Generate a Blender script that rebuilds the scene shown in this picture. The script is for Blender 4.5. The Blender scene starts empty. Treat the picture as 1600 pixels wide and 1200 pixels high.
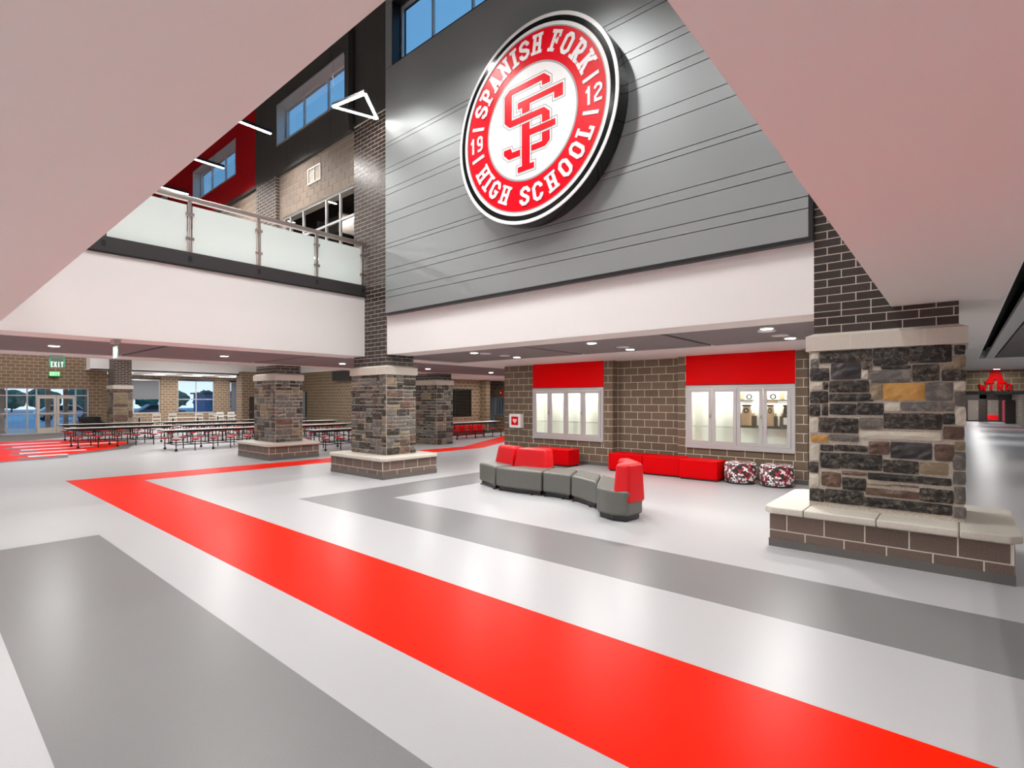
import bpy, bmesh, math, random
from mathutils import Vector, Matrix
random.seed(7)
C = bpy.context.scene.collection
S = bpy.context.scene
PI = math.pi

# ------------------------------------------------------------------ camera, world, exposure
cam = bpy.data.cameras.new('camera')
camo = bpy.data.objects.new('camera', cam); C.objects.link(camo)
camo.location = (0, 0, 1.85)
camo.rotation_euler = (PI/2, 0, math.radians(40.678))
cam.sensor_width = 36; cam.lens = 36*813.5/1600
cam.shift_y = 25/1600
cam.clip_end = 400
S.camera = camo

W = bpy.data.worlds.new('dusk_sky'); S.world = W; W.use_nodes = True
nt = W.node_tree; bg = nt.nodes['Background']
tc = nt.nodes.new('ShaderNodeTexCoord'); sx = nt.nodes.new('ShaderNodeSeparateXYZ')
rp = nt.nodes.new('ShaderNodeValToRGB')
rp.color_ramp.elements[0].position = 0.0; rp.color_ramp.elements[0].color = (0.55, 0.70, 0.86, 1)
rp.color_ramp.elements[1].position = 0.35; rp.color_ramp.elements[1].color = (0.10, 0.27, 0.50, 1)
nt.links.new(tc.outputs['Generated'], sx.inputs[0]); nt.links.new(sx.outputs['Z'], rp.inputs[0])
nt.links.new(rp.outputs[0], bg.inputs[0]); bg.inputs[1].default_value = 1.2

S.view_settings.view_transform = 'Standard'; S.view_settings.look = 'None'
S.view_settings.gamma = 1; S.view_settings.use_curve_mapping = False
S.view_settings.exposure = 0.33
try:
    S.cycles.use_denoising = True; S.cycles.denoiser = 'OPENIMAGEDENOISE'
    S.cycles.max_bounces = 8; S.cycles.diffuse_bounces = 5; S.cycles.glossy_bounces = 3
    S.cycles.transparent_max_bounces = 12; S.cycles.sample_clamp_indirect = 4.0
    S.cycles.caustics_reflective = False; S.cycles.caustics_refractive = False
except Exception: pass

def lamp(x, y, z, p, sx=.16, sy=None, col=(1, .985, .96), rz=0):
    l = bpy.data.lights.new('lamp_light', 'AREA'); l.energy = p; l.color = col
    if sy is None: l.shape = 'DISK'; l.size = sx
    else: l.shape = 'RECTANGLE'; l.size = sx; l.size_y = sy
    o = bpy.data.objects.new('lamp_light', l); C.objects.link(o)
    o.location = (x, y, z); o.rotation_euler = (0, 0, rz)
    return o
P_DOWN = 42.0       # recessed downlights
P_PEND = 105.0      # linear pendants in the atrium
P_CAF = 170.0       # linear pendants in the cafeteria

# ------------------------------------------------------------------ materials
MATS = {}
def mat(name, col, rough=.5, metal=0, noise=None, spec=.5, emit=None, var=0, bump=0, bscale=60):
    """noise=(scale, amount): fine mottling; var: brightness variation between objects."""
    if name in MATS: return MATS[name]
    m = bpy.data.materials.new(name); m.use_nodes = True; MATS[name] = m
    t = m.node_tree; b = t.nodes['Principled BSDF']
    b.inputs['Base Color'].default_value = (*col, 1); b.inputs['Roughness'].default_value = rough
    b.inputs['Metallic'].default_value = metal; b.inputs['Specular IOR Level'].default_value = spec
    if emit:
        b.inputs['Emission Color'].default_value = (*emit[0], 1); b.inputs['Emission Strength'].default_value = emit[1]
    cur = None
    co = t.nodes.new('ShaderNodeTexCoord')
    if noise:
        n = t.nodes.new('ShaderNodeTexNoise'); n.inputs['Scale'].default_value = noise[0]; n.inputs['Detail'].default_value = 4
        t.links.new(co.outputs['Object'], n.inputs['Vector'])
        r = t.nodes.new('ShaderNodeMapRange'); r.inputs[1].default_value = .3; r.inputs[2].default_value = .7
        r.inputs[3].default_value = 1-noise[1]; r.inputs[4].default_value = 1+noise[1]
        t.links.new(n.outputs[0], r.inputs[0]); cur = r.outputs[0]
    if var:
        oi = t.nodes.new('ShaderNodeObjectInfo'); r2 = t.nodes.new('ShaderNodeMapRange')
        r2.inputs[3].default_value = 1-var; r2.inputs[4].default_value = 1+var
        t.links.new(oi.outputs['Random'], r2.inputs[0])
        if cur:
            mm = t.nodes.new('ShaderNodeMath'); mm.operation = 'MULTIPLY'
            t.links.new(cur, mm.inputs[0]); t.links.new(r2.outputs[0], mm.inputs[1]); cur = mm.outputs[0]
        else: cur = r2.outputs[0]
    if cur:
        vm = t.nodes.new('ShaderNodeVectorMath'); vm.operation = 'SCALE'; vm.inputs[0].default_value = col
        t.links.new(cur, vm.inputs['Scale']); t.links.new(vm.outputs[0], b.inputs['Base Color'])
    if bump:
        n2 = t.nodes.new('ShaderNodeTexNoise'); n2.inputs['Scale'].default_value = bscale; n2.inputs['Detail'].default_value = 5
        t.links.new(co.outputs['Object'], n2.inputs['Vector'])
        bp = t.nodes.new('ShaderNodeBump'); bp.inputs['Strength'].default_value = bump; bp.inputs['Distance'].default_value = .02
        t.links.new(n2.outputs[0], bp.inputs['Height']); t.links.new(bp.outputs[0], b.inputs['Normal'])
    return m

def brick_mat(name, axis, bw, bh, c1, c2, mortar, msize=.012):
    m = bpy.data.materials.new(name); m.use_nodes = True; t = m.node_tree; b = t.nodes['Principled BSDF']
    co = t.nodes.new('ShaderNodeTexCoord'); sp = t.nodes.new('ShaderNodeSeparateXYZ'); cb = t.nodes.new('ShaderNodeCombineXYZ')
    t.links.new(co.outputs['Object'], sp.inputs[0]); t.links.new(sp.outputs[axis], cb.inputs[0]); t.links.new(sp.outputs['Z'], cb.inputs[1])
    br = t.nodes.new('ShaderNodeTexBrick'); t.links.new(cb.outputs[0], br.inputs['Vector'])
    br.inputs['Color1'].default_value = (*c1, 1); br.inputs['Color2'].default_value = (*c2, 1); br.inputs['Mortar'].default_value = (*mortar, 1)
    br.inputs['Scale'].default_value = 1; br.inputs['Brick Width'].default_value = bw; br.inputs['Row Height'].default_value = bh
    br.inputs['Mortar Size'].default_value = msize; br.inputs['Mortar Smooth'].default_value = .1
    t.links.new(br.outputs['Color'], b.inputs['Base Color']); b.inputs['Roughness'].default_value = .7
    bp = t.nodes.new('ShaderNodeBump'); bp.inputs['Strength'].default_value = .5; bp.inputs['Distance'].default_value = .01; bp.invert = True
    t.links.new(br.outputs['Fac'], bp.inputs['Height']); t.links.new(bp.outputs[0], b.inputs['Normal'])
    return m

def glass_mat(name, tint=(1, 1, 1), refl=.08, rough=.0):
    m = bpy.data.materials.new(name); m.use_nodes = True; t = m.node_tree
    for n in list(t.nodes):
        if n.type != 'OUTPUT_MATERIAL': t.nodes.remove(n)
    out = [n for n in t.nodes if n.type == 'OUTPUT_MATERIAL'][0]
    tr = t.nodes.new('ShaderNodeBsdfTransparent'); tr.inputs[0].default_value = (*tint, 1)
    gl = t.nodes.new('ShaderNodeBsdfGlossy'); gl.inputs['Roughness'].default_value = rough
    fr = t.nodes.new('ShaderNodeFresnel'); ge = t.nodes.new('ShaderNodeNewGeometry'); mr = t.nodes.new('ShaderNodeMapRange')
    mr.inputs[3].default_value = 1.5; mr.inputs[4].default_value = 1/1.5          # same reflectance on both faces of a thin pane
    t.links.new(ge.outputs['Backfacing'], mr.inputs[0]); t.links.new(mr.outputs[0], fr.inputs[0])
    mx = t.nodes.new('ShaderNodeMixShader')
    t.links.new(fr.outputs[0], mx.inputs[0]); t.links.new(tr.outputs[0], mx.inputs[1]); t.links.new(gl.outputs[0], mx.inputs[2])
    t.links.new(mx.outputs[0], out.inputs[0]); return m

def frost_mat():
    m = bpy.data.materials.new('frosted_glass'); m.use_nodes = True; t = m.node_tree; b = t.nodes['Principled BSDF']
    out = [n for n in t.nodes if n.type == 'OUTPUT_MATERIAL'][0]
    b.inputs['Base Color'].default_value = (.90, .94, .93, 1); b.inputs['Roughness'].default_value = .25
    tl = t.nodes.new('ShaderNodeBsdfTranslucent'); tl.inputs[0].default_value = (.86, .93, .91, 1)
    mx = t.nodes.new('ShaderNodeMixShader'); mx.inputs[0].default_value = .45
    t.links.new(b.outputs[0], mx.inputs[1]); t.links.new(tl.outputs[0], mx.inputs[2]); t.links.new(mx.outputs[0], out.inputs[0])
    return m

def patch_mat():
    """camouflage-like woven print in red, white, black and grey."""
    m = bpy.data.materials.new('patterned_fabric'); m.use_nodes = True; t = m.node_tree; b = t.nodes['Principled BSDF']
    co = t.nodes.new('ShaderNodeTexCoord'); v = t.nodes.new('ShaderNodeTexVoronoi'); v.inputs['Scale'].default_value = 24
    t.links.new(co.outputs['Object'], v.inputs['Vector'])
    sp = t.nodes.new('ShaderNodeSeparateColor'); t.links.new(v.outputs['Color'], sp.inputs[0])
    r = t.nodes.new('ShaderNodeValToRGB'); r.color_ramp.interpolation = 'CONSTANT'
    e = r.color_ramp.elements; e[0].color = (.03, .02, .02, 1); e[1].position = .3; e[1].color = (.35, .02, .04, 1)
    for p, c in ((.52, (.75, .72, .72)), (.72, (.16, .13, .13)), (.84, (.85, .83, .83))):
        k = e.new(p); k.color = (*c, 1)
    t.links.new(sp.outputs[0], r.inputs[0]); t.links.new(r.outputs[0], b.inputs['Base Color']); b.inputs['Roughness'].default_value = .8
    return m

def stone_mat(name, c1, c2, scale=9, rough=.55, bump=.5):
    m = bpy.data.materials.new(name); m.use_nodes = True; t = m.node_tree; b = t.nodes['Principled BSDF']
    co = t.nodes.new('ShaderNodeTexCoord'); oi = t.nodes.new('ShaderNodeObjectInfo')
    ad = t.nodes.new('ShaderNodeVectorMath'); ad.operation = 'ADD'
    t.links.new(co.outputs['Object'], ad.inputs[0]); t.links.new(oi.outputs['Location'], ad.inputs[1])
    n = t.nodes.new('ShaderNodeTexNoise'); n.inputs['Scale'].default_value = scale; n.inputs['Detail'].default_value = 7; n.inputs['Roughness'].default_value = .68
    n.inputs['Distortion'].default_value = .7
    t.links.new(ad.outputs[0], n.inputs['Vector'])
    r = t.nodes.new('ShaderNodeValToRGB'); r.color_ramp.elements[0].position = .49; r.color_ramp.elements[1].position = .71
    r.color_ramp.elements[0].color = (*c1, 1); r.color_ramp.elements[1].color = (*c2, 1)
    t.links.new(n.outputs[0], r.inputs[0]); t.links.new(r.outputs[0], b.inputs['Base Color']); b.inputs['Roughness'].default_value = rough
    bp = t.nodes.new('ShaderNodeBump'); bp.inputs['Strength'].default_value = bump; bp.inputs['Distance'].default_value = .03
    t.links.new(n.outputs[0], bp.inputs['Height']); t.links.new(bp.outputs[0], b.inputs['Normal'])
    return m

M = dict(
    floor=mat('floor_sheet', (.425, .425, .435), .34, spec=.35, noise=(140, .05)),
    fred=mat('floor_red', (.80, .012, .001), .36, spec=.05, noise=(140, .05)),
    fgrey=mat('floor_grey', (.185, .183, .186), .34, spec=.35, noise=(140, .06)),
    fdark=mat('floor_dark', (.12, .13, .14), .3),
    fwhite=mat('floor_white', (.82, .82, .82), .3),
    carpet=mat('walk_off_carpet', (.17, .145, .125), .95, noise=(60, .15)),
    white=mat('white_paint', (.83, .825, .815), .6),
    ceil=mat('ceiling_paint', (.90, .865, .84), .6),
    act=mat('acoustic_panel', (.20, .17, .172), .85, noise=(25, .1)),
    black=mat('black_void', (.006, .006, .006), .9),
    blackmetal=mat('black_metal', (.012, .012, .013), .35),
    darkband=mat('dark_grey_metal', (.055, .052, .055), .35, .3),
    panel=mat('grey_metal_cladding', (.335, .355, .36), .40, .5, var=.02, spec=.4),
    upper=mat('dark_grey_panel', (.050, .046, .043), .7, 0, var=.05, spec=.2),
    redpanel=mat('deep_red_panel', (.33, .002, .006), .7, spec=.15),
    casered=mat('red_panel_paint', (.74, .0006, .002), .45, spec=.06),
    brick=mat('dark_brown_brick', (.034, .023, .019), .33, noise=(30, .25), var=.28, bump=.15, bscale=80),
    cmu=mat('brown_block', (.150, .105, .066), .75, noise=(70, .3), var=.13, bump=.25, bscale=120),
    cmuup=mat('tan_block', (.20, .15, .115), .7, noise=(50, .2), var=.1, bump=.2, bscale=100),
    mortar=mat('pale_mortar', (.66, .60, .53), .9),
    stonemortar=mat('stone_mortar', (.52, .47, .40), .9, noise=(40, .2)),
    cast=mat('cast_stone', (.56, .52, .455), .65, noise=(60, .06)),
    cove=mat('grey_rubber_base', (.115, .108, .10), .5),
    alu=mat('aluminium', (.55, .54, .54), .38, .6),
    caseframe=mat('grey_aluminium_frame', (.50, .48, .48), .42, .25),
    steel=mat('brushed_steel', (.42, .37, .34), .3, .85),
    frost=frost_mat(),
    glass=glass_mat('clear_glass'),
    caseglass=glass_mat('case_glass', (.96, .98, .97)),
    sofag=mat('grey_vinyl', (.115, .116, .103), .42, noise=(30, .05)),
    sofar=mat('red_vinyl', (.62, .004, .009), .38, spec=.3),
    benchr=mat('red_bench_fabric', (.62, .0008, .003), .6, spec=.06),
    patch=patch_mat(),
    laminate=mat('white_laminate', (.74, .70, .64), .4),
    tubeb=mat('black_tube', (.010, .010, .011), .4),
    stool=mat('red_stool_plastic', (.55, .006, .018), .35),
    lit=mat('lit_lens', (1, 1, 1), .5, emit=((1, .96, .9), 14)),
    litsoft=mat('lit_troffer', (1, 1, 1), .5, emit=((1, .96, .9), 2.2)),
    caselit=mat('case_light_strip', (1, 1, 1), .5, emit=((1, .95, .86), 5)),
    speaker=mat('white_grille', (.85, .82, .80), .6),
    signred=mat('sign_red', (.76, .0015, .014), .3, spec=.22),
    signwhite=mat('sign_white', (.92, .92, .92), .3, spec=.4),
    signblack=mat('sign_black', (.008, .010, .010), .12),
    signgrey=mat('sign_grey', (.36, .39, .39), .35),
    exitgreen=mat('exit_green', (.05, .45, .22), .4, emit=((.10, .75, .38), .35)),
    exitletter=mat('exit_letter', (.8, 1, .9), .4, emit=((.75, 1, .85), .9)),
    exitplate=mat('exit_plate', (.30, .48, .42), .2),
    litgreen=mat('lit_green', (.1, .8, .2), .4, emit=((.12, .85, .2), .3)),
    shade=mat('roller_shade', (.13, .135, .15), .8),
    doorgrey=mat('door_grey_paint', (.28, .31, .34), .4),
    doorbeige=mat('door_beige', (.62, .55, .48), .45),
    gold=mat('trophy_plaque', (.66, .45, .26), .4),
    bronze=mat('trophy_wood', (.10, .06, .025), .4),
    caseback=mat('case_lining', (.86, .84, .79), .7),
    snow=mat('snowy_ground', (.50, .56, .62), .8, noise=(.3, .2)),
    foliage=mat('evergreen', (.06, .17, .12), .9, noise=(2, .4)),
    bark=mat('bark', (.08, .06, .05), .9),
    carblue=mat('car_blue', (.06, .13, .28), .3), carwhite=mat('car_white', (.6, .62, .65), .3), cargrey=mat('car_grey', (.12, .13, .15), .3),
    tyre=mat('tyre', (.02, .02, .02), .8),
    skyblue=mat('building_blue', (.08, .16, .30), .6),
    dado=mat('chair_white', (.75, .72, .68), .4),
    wood=mat('dark_wood', (.05, .035, .028), .5),
    locker=mat('red_locker', (.42, .01, .03), .35),
)
M['brickglazed'] = mat('glazed_brick', (.06, .042, .037), .27, noise=(30, .2), var=.2, bump=.1, bscale=60)
M['cmuX'] = brick_mat('block_wall_x', 'X', .406, .203, (.20, .145, .085), (.17, .12, .07), (.40, .33, .25))
M['cmuY'] = brick_mat('block_wall_y', 'Y', .36, .18, (.21, .135, .078), (.17, .11, .065), (.42, .35, .28))
M['brkX'] = brick_mat('brick_wall_x', 'X', .305, .1016, (.045, .03, .026), (.06, .042, .036), (.42, .36, .31), .008)
M['brkY'] = brick_mat('brick_wall_y', 'Y', .305, .1016, (.045, .03, .026), (.06, .042, .036), (.42, .36, .31), .008)
STONES = dict(
    k=stone_mat('stone_black', (.006, .005, .004), (.20, .165, .13), 20, .45, .7),
    d=stone_mat('stone_dark', (.015, .011, .008), (.23, .185, .14), 18, .5, .7),
    g=stone_mat('stone_grey', (.10, .09, .08), (.30, .27, .235), 10),
    b=stone_mat('stone_beige', (.50, .46, .38), (.64, .59, .51), 5, .65, .2),
    t=stone_mat('stone_tan', (.20, .15, .09), (.38, .30, .20), 6),
    o=stone_mat('stone_orange', (.42, .21, .045), (.52, .30, .09), 4, .6, .2),
    r=stone_mat('stone_brown', (.09, .05, .033), (.26, .17, .12), 7),
    n=stone_mat('stone_slate', (.022, .020, .022), (.075, .065, .065), 4, .5, .2),
)
for k in STONES: M['stone_'+k] = STONES[k]

# ------------------------------------------------------------------ mesh helpers
def wloc(p):
    v = Vector((0, 0, 0))
    while p is not None: v += p.location; p = p.parent
    return v
def link(name, me, parent=None, loc=None):
    o = bpy.data.objects.new(name, me); C.objects.link(o)
    if parent is not None: o.parent = parent
    if loc is not None: o.location = loc
    return o
def tag(o, label=None, cat=None, group=None, kind=None):
    if label: o['label'] = label
    if cat: o['category'] = cat
    if group: o['group'] = group
    if kind: o['kind'] = kind
    return o
def thing(name, label, cat, loc=(0, 0, 0), group=None):
    o = bpy.data.objects.new(name, None); C.objects.link(o); o.location = loc; o.empty_display_size = .1
    return tag(o, label, cat, group)

class MB:
    def __init__(s): s.v = []; s.f = []
    def box(s, x0, x1, y0, y1, z0, z1):
        n = len(s.v)
        s.v += [(x0, y0, z0), (x1, y0, z0), (x1, y1, z0), (x0, y1, z0), (x0, y0, z1), (x1, y0, z1), (x1, y1, z1), (x0, y1, z1)]
        s.f += [tuple(n+i for i in q) for q in ((0, 3, 2, 1), (4, 5, 6, 7), (0, 1, 5, 4), (1, 2, 6, 5), (2, 3, 7, 6), (3, 0, 4, 7))]
        return s
    def prism(s, poly, fn, d0, d1):
        """poly in (u,v), extruded from d0 to d1; fn(u,v,d) -> xyz"""
        a = sum(p[0]*q[1]-q[0]*p[1] for p, q in zip(poly, poly[1:]+poly[:1]))
        if a < 0: poly = poly[::-1]
        n = len(s.v); k = len(poly)
        s.v += [fn(u, v, d0) for u, v in poly]+[fn(u, v, d1) for u, v in poly]
        s.f.append(tuple(n+i for i in range(k))[::-1]); s.f.append(tuple(n+k+i for i in range(k)))
        for i in range(k): j = (i+1) % k; s.f.append((n+i, n+j, n+k+j, n+k+i))
        return s
    def tube(s, p, q, r, k=8, r2=None):
        p, q = Vector(p), Vector(q); r2 = r if r2 is None else r2
        d = (q-p).normalized(); a = d.orthogonal().normalized(); b = d.cross(a); n = len(s.v)
        for c, rr in ((p, r), (q, r2)):
            for i in range(k):
                t = 2*PI*i/k; s.v.append(tuple(c+a*math.cos(t)*rr+b*math.sin(t)*rr))
        s.f.append(tuple(n+i for i in range(k))[::-1]); s.f.append(tuple(n+k+i for i in range(k)))
        for i in range(k): j = (i+1) % k; s.f.append((n+i, n+j, n+k+j, n+k+i))
        return s
    def lathe(s, prof, c, k=20):
        """prof [(r,z)] bottom to top around the vertical through c"""
        n = len(s.v)
        for r, z in prof:
            for i in range(k): t = 2*PI*i/k; s.v.append((c[0]+r*math.cos(t), c[1]+r*math.sin(t), c[2]+z))
        for a in range(len(prof)-1):
            for i in range(k): j = (i+1) % k; s.f.append((n+a*k+i, n+a*k+j, n+a*k+k+j, n+a*k+k+i))
        s.f.append(tuple(n+i for i in range(k))[::-1]); m = n+(len(prof)-1)*k; s.f.append(tuple(m+i for i in range(k)))
        return s
    def mesh(s, name, m, off=None, smooth=False):
        me = bpy.data.meshes.new(name)
        v = s.v if off is None else [(a-off[0], b-off[1], c-off[2]) for a, b, c in s.v]
        me.from_pydata(v, [], s.f); me.update()
        if m is not None: me.materials.append(M[m] if isinstance(m, str) else m)
        if smooth:
            for p in me.polygons: p.use_smooth = True
        return me
    def build(s, name, m, parent=None, kind=None, bevel=0, seg=2, smooth=False, label=None):
        off = wloc(parent) if parent is not None else None
        o = link(name, s.mesh(name, m, off, smooth), parent)
        if bevel:
            b = o.modifiers.new('bevel', 'BEVEL'); b.width = bevel; b.segments = seg; b.limit_method = 'ANGLE'; b.angle_limit = math.radians(40)
            for p in o.data.polygons: p.use_smooth = True
            w = o.modifiers.new('normals', 'WEIGHTED_NORMAL'); w.keep_sharp = False
        return tag(o, label=label, kind=kind)
def box(name, m, b, parent=None, **k): return MB().box(*b).build(name, m, parent, **k)
def struct(name, m, boxes, parent=None, kind='structure'):
    q = MB()
    for b in boxes: q.box(*b)
    return q.build(name, m, parent, kind=kind if parent is None else None)
def root_struct(name):
    o = bpy.data.objects.new(name, None); C.objects.link(o); return tag(o, kind='structure')

def cut(u0, u1, z0, z1, holes):
    """rectangle minus holes -> list of rectangles"""
    us = sorted({u0, u1, *[max(u0, min(u1, h[i])) for h in holes if h[2] < z1 and h[3] > z0 for i in (0, 1)]})
    out = []
    for a, b in zip(us, us[1:]):
        if b-a < 1e-4: continue
        c = (a+b)/2; hs = sorted((max(z0, h[2]), min(z1, h[3])) for h in holes if h[0] < c < h[1] and h[2] < z1 and h[3] > z0); z = z0
        for p, q in hs:
            if p-z > 1e-4: out.append((a, b, z, p))
            z = max(z, q)
        if z1-z > 1e-4: out.append((a, b, z, z1))
    return out

# masonry: a face is (origin x, y, rotation); local x runs along the face, local -y points out of it
_bm = {}
def piece_mesh(kind, du, dz, dep, m, ch):
    key = (kind, round(du, 3), round(dz, 3), dep, m)
    if key in _bm: return _bm[key]
    v = [(0, dep, 0), (du, dep, 0), (du, dep, dz), (0, dep, dz), (0, ch, 0), (du, ch, 0), (du, ch, dz), (0, ch, dz),
         (ch, 0, ch), (du-ch, 0, ch), (du-ch, 0, dz-ch), (ch, 0, dz-ch)]
    f = [(8, 9, 10, 11), (4, 5, 9, 8), (5, 6, 10, 9), (6, 7, 11, 10), (7, 4, 8, 11), (0, 1, 5, 4), (1, 2, 6, 5), (2, 3, 7, 6), (3, 0, 4, 7)]
    me = bpy.data.meshes.new(kind); me.from_pydata(v, [], f); me.update(); me.materials.append(M[m]); _bm[key] = me
    return me
def place(face, u, z, dy=0):
    x, y, r = face
    return (x+u*math.cos(r)-dy*math.sin(r), y+u*math.sin(r)+dy*math.cos(r), z)
def courses(parent, face, width, z0, z1, bl, bh, m, kind='brick', joint=None, dep=.03, ch=.003, holes=(), first=0, ul=0.0, stuff=False, minw=.03):
    k = 0; z = z0; off = wloc(parent); q = MB()
    if joint is None: joint = .011 if kind == 'brick' else .014
    while z < z1-.02:
        h = min(bh, z1-z); u = ul-(bl/2 if (k+first) % 2 else 0)
        while u < ul+width:
            a, b = max(u, ul), min(u+bl, ul+width)
            for (c, d, e, g) in cut(a, b, z, z+h, holes):
                if d-c > minw and g-e > .03:
                    j = joint/2
                    if stuff:
                        me = piece_mesh(kind, d-c-joint, g-e-joint, dep, m, ch); n = len(q.v)
                        for co in me.vertices:
                            x, y, zz = place(face, c+j+co.co.x, e+j+co.co.z, co.co.y); q.v.append((x, y, zz))
                        q.f += [tuple(n+i for i in p.vertices) for p in me.polygons]
                    else:
                        o = link(kind, piece_mesh(kind, d-c-joint, g-e-joint, dep, m, ch), parent)
                        o.location = Vector(place(face, c+j, e+j))-off; o.rotation_euler = (0, 0, face[2])
            u += bl
        z += bh; k += 1
    if stuff: q.build(kind+'work', m, parent, kind='stuff')
def stone(parent, face, u0, u1, z0, z1, col, rng, out=.022, rough=.010, nx=5, nz=4):
    """one rough-faced stone: a bulging uneven front on a box, corners knocked off"""
    w, h = u1-u0, z1-z0; nx = max(3, min(7, int(w/.06)+2)); nz = max(3, min(5, int(h/.05)+2)); v = []; f = []
    flat = col in 'bgot'
    for j in range(nz):
        for i in range(nx):
            a, b = i/(nx-1), j/(nz-1); edge = i in (0, nx-1) or j in (0, nz-1); corner = i in (0, nx-1) and j in (0, nz-1)
            y = -(out*.65 if edge else out+rng.uniform(-rough, rough)*(.4 if flat else 1.0))
            e = .003 if edge else .25*min(w/nx, h/nz)
            x = a*w+rng.uniform(-e, e)*.8; z = b*h+rng.uniform(-e, e)*.8
            if corner: x += (.004 if i == 0 else -.004); z += (.003 if j == 0 else -.003)
            v.append((x, y, z))
    for j in range(nz-1):
        for i in range(nx-1): p = j*nx+i; f.append((p, p+1, p+1+nx, p+nx))
    ring = [i for i in range(nx)]+[j*nx+nx-1 for j in range(1, nz)]+[(nz-1)*nx+i for i in range(nx-2, -1, -1)]+[j*nx for j in range(nz-2, 0, -1)]
    n = len(v); v += [(v[i][0], .02, v[i][2]) for i in ring]
    for i in range(len(ring)): j = (i+1) % len(ring); f.append((ring[i], n+i, n+j, ring[j]))
    me = bpy.data.meshes.new('stone'); me.from_pydata(v, [], f); me.update(); me.materials.append(STONES[col])
    o = link('stone', me, parent)
    if col in 'ob': o['label'] = 'orange stone' if col == 'o' else 'pale beige stone'
    o.location = Vector(place(face, u0, z0))-wloc(parent); o.rotation_euler = (0, 0, face[2])
def ashlar(parent, face, width, z0, z1, rng, pal, unit=.085, j=.02):
    """random squared rubble filling a face: grid cells merged into unlike rectangles"""
    nu, nz = max(4, round(width/unit)), round((z1-z0)/unit); du, dz = width/nu, (z1-z0)/nz
    used = [[0]*nu for _ in range(nz)]
    for b in range(nz):
        for a in range(nu):
            if used[b][a]: continue
            w = rng.choice([2, 2, 3, 3, 4, 5]); h = rng.choice([1, 1, 1, 2, 2])
            w = min(w, nu-a)
            for i in range(w):
                if used[b][a+i]: w = i; break
            h = min(h, nz-b)
            if w == 1: h = min(2, nz-b)
            for k in range(1, h):
                if any(used[b+k][a+i] for i in range(w)): h = k; break
            for k in range(h):
                for i in range(w): used[b+k][a+i] = 1
            stone(parent, face, a*du+j/2, (a+w)*du-j/2, z0+b*dz+j/2, z0+(b+h)*dz-j/2, rng.choice(pal), rng)

# letters: polygons in a box .62 wide, 1 high
def ribbon(path, t, closed=False):
    n = len(path); L = []; R = []
    for i in range(n):
        p = Vector(path[i]); a = Vector(path[i-1]) if (i > 0 or closed) else None; b = Vector(path[(i+1) % n]) if (i < n-1 or closed) else None
        d1 = (p-a).normalized() if a is not None else None; d2 = (b-p).normalized() if b is not None else None
        n1 = Vector((-d1.y, d1.x)) if d1 else None; n2 = Vector((-d2.y, d2.x)) if d2 else None
        if n1 and n2:
            m = (n1+n2).normalized(); k = t/2/max(.35, m.dot(n1))
        else: m = n1 or n2; k = t/2
        L.append(p+m*k); R.append(p-m*k)
    q = []
    for i in range(n if closed else n-1):
        j = (i+1) % n; q.append([tuple(L[i]), tuple(L[j]), tuple(R[j]), tuple(R[i])])
    return q
def rect(x0, y0, x1, y1): return [(x0, y0), (x1, y0), (x1, y1), (x0, y1)]
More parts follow.
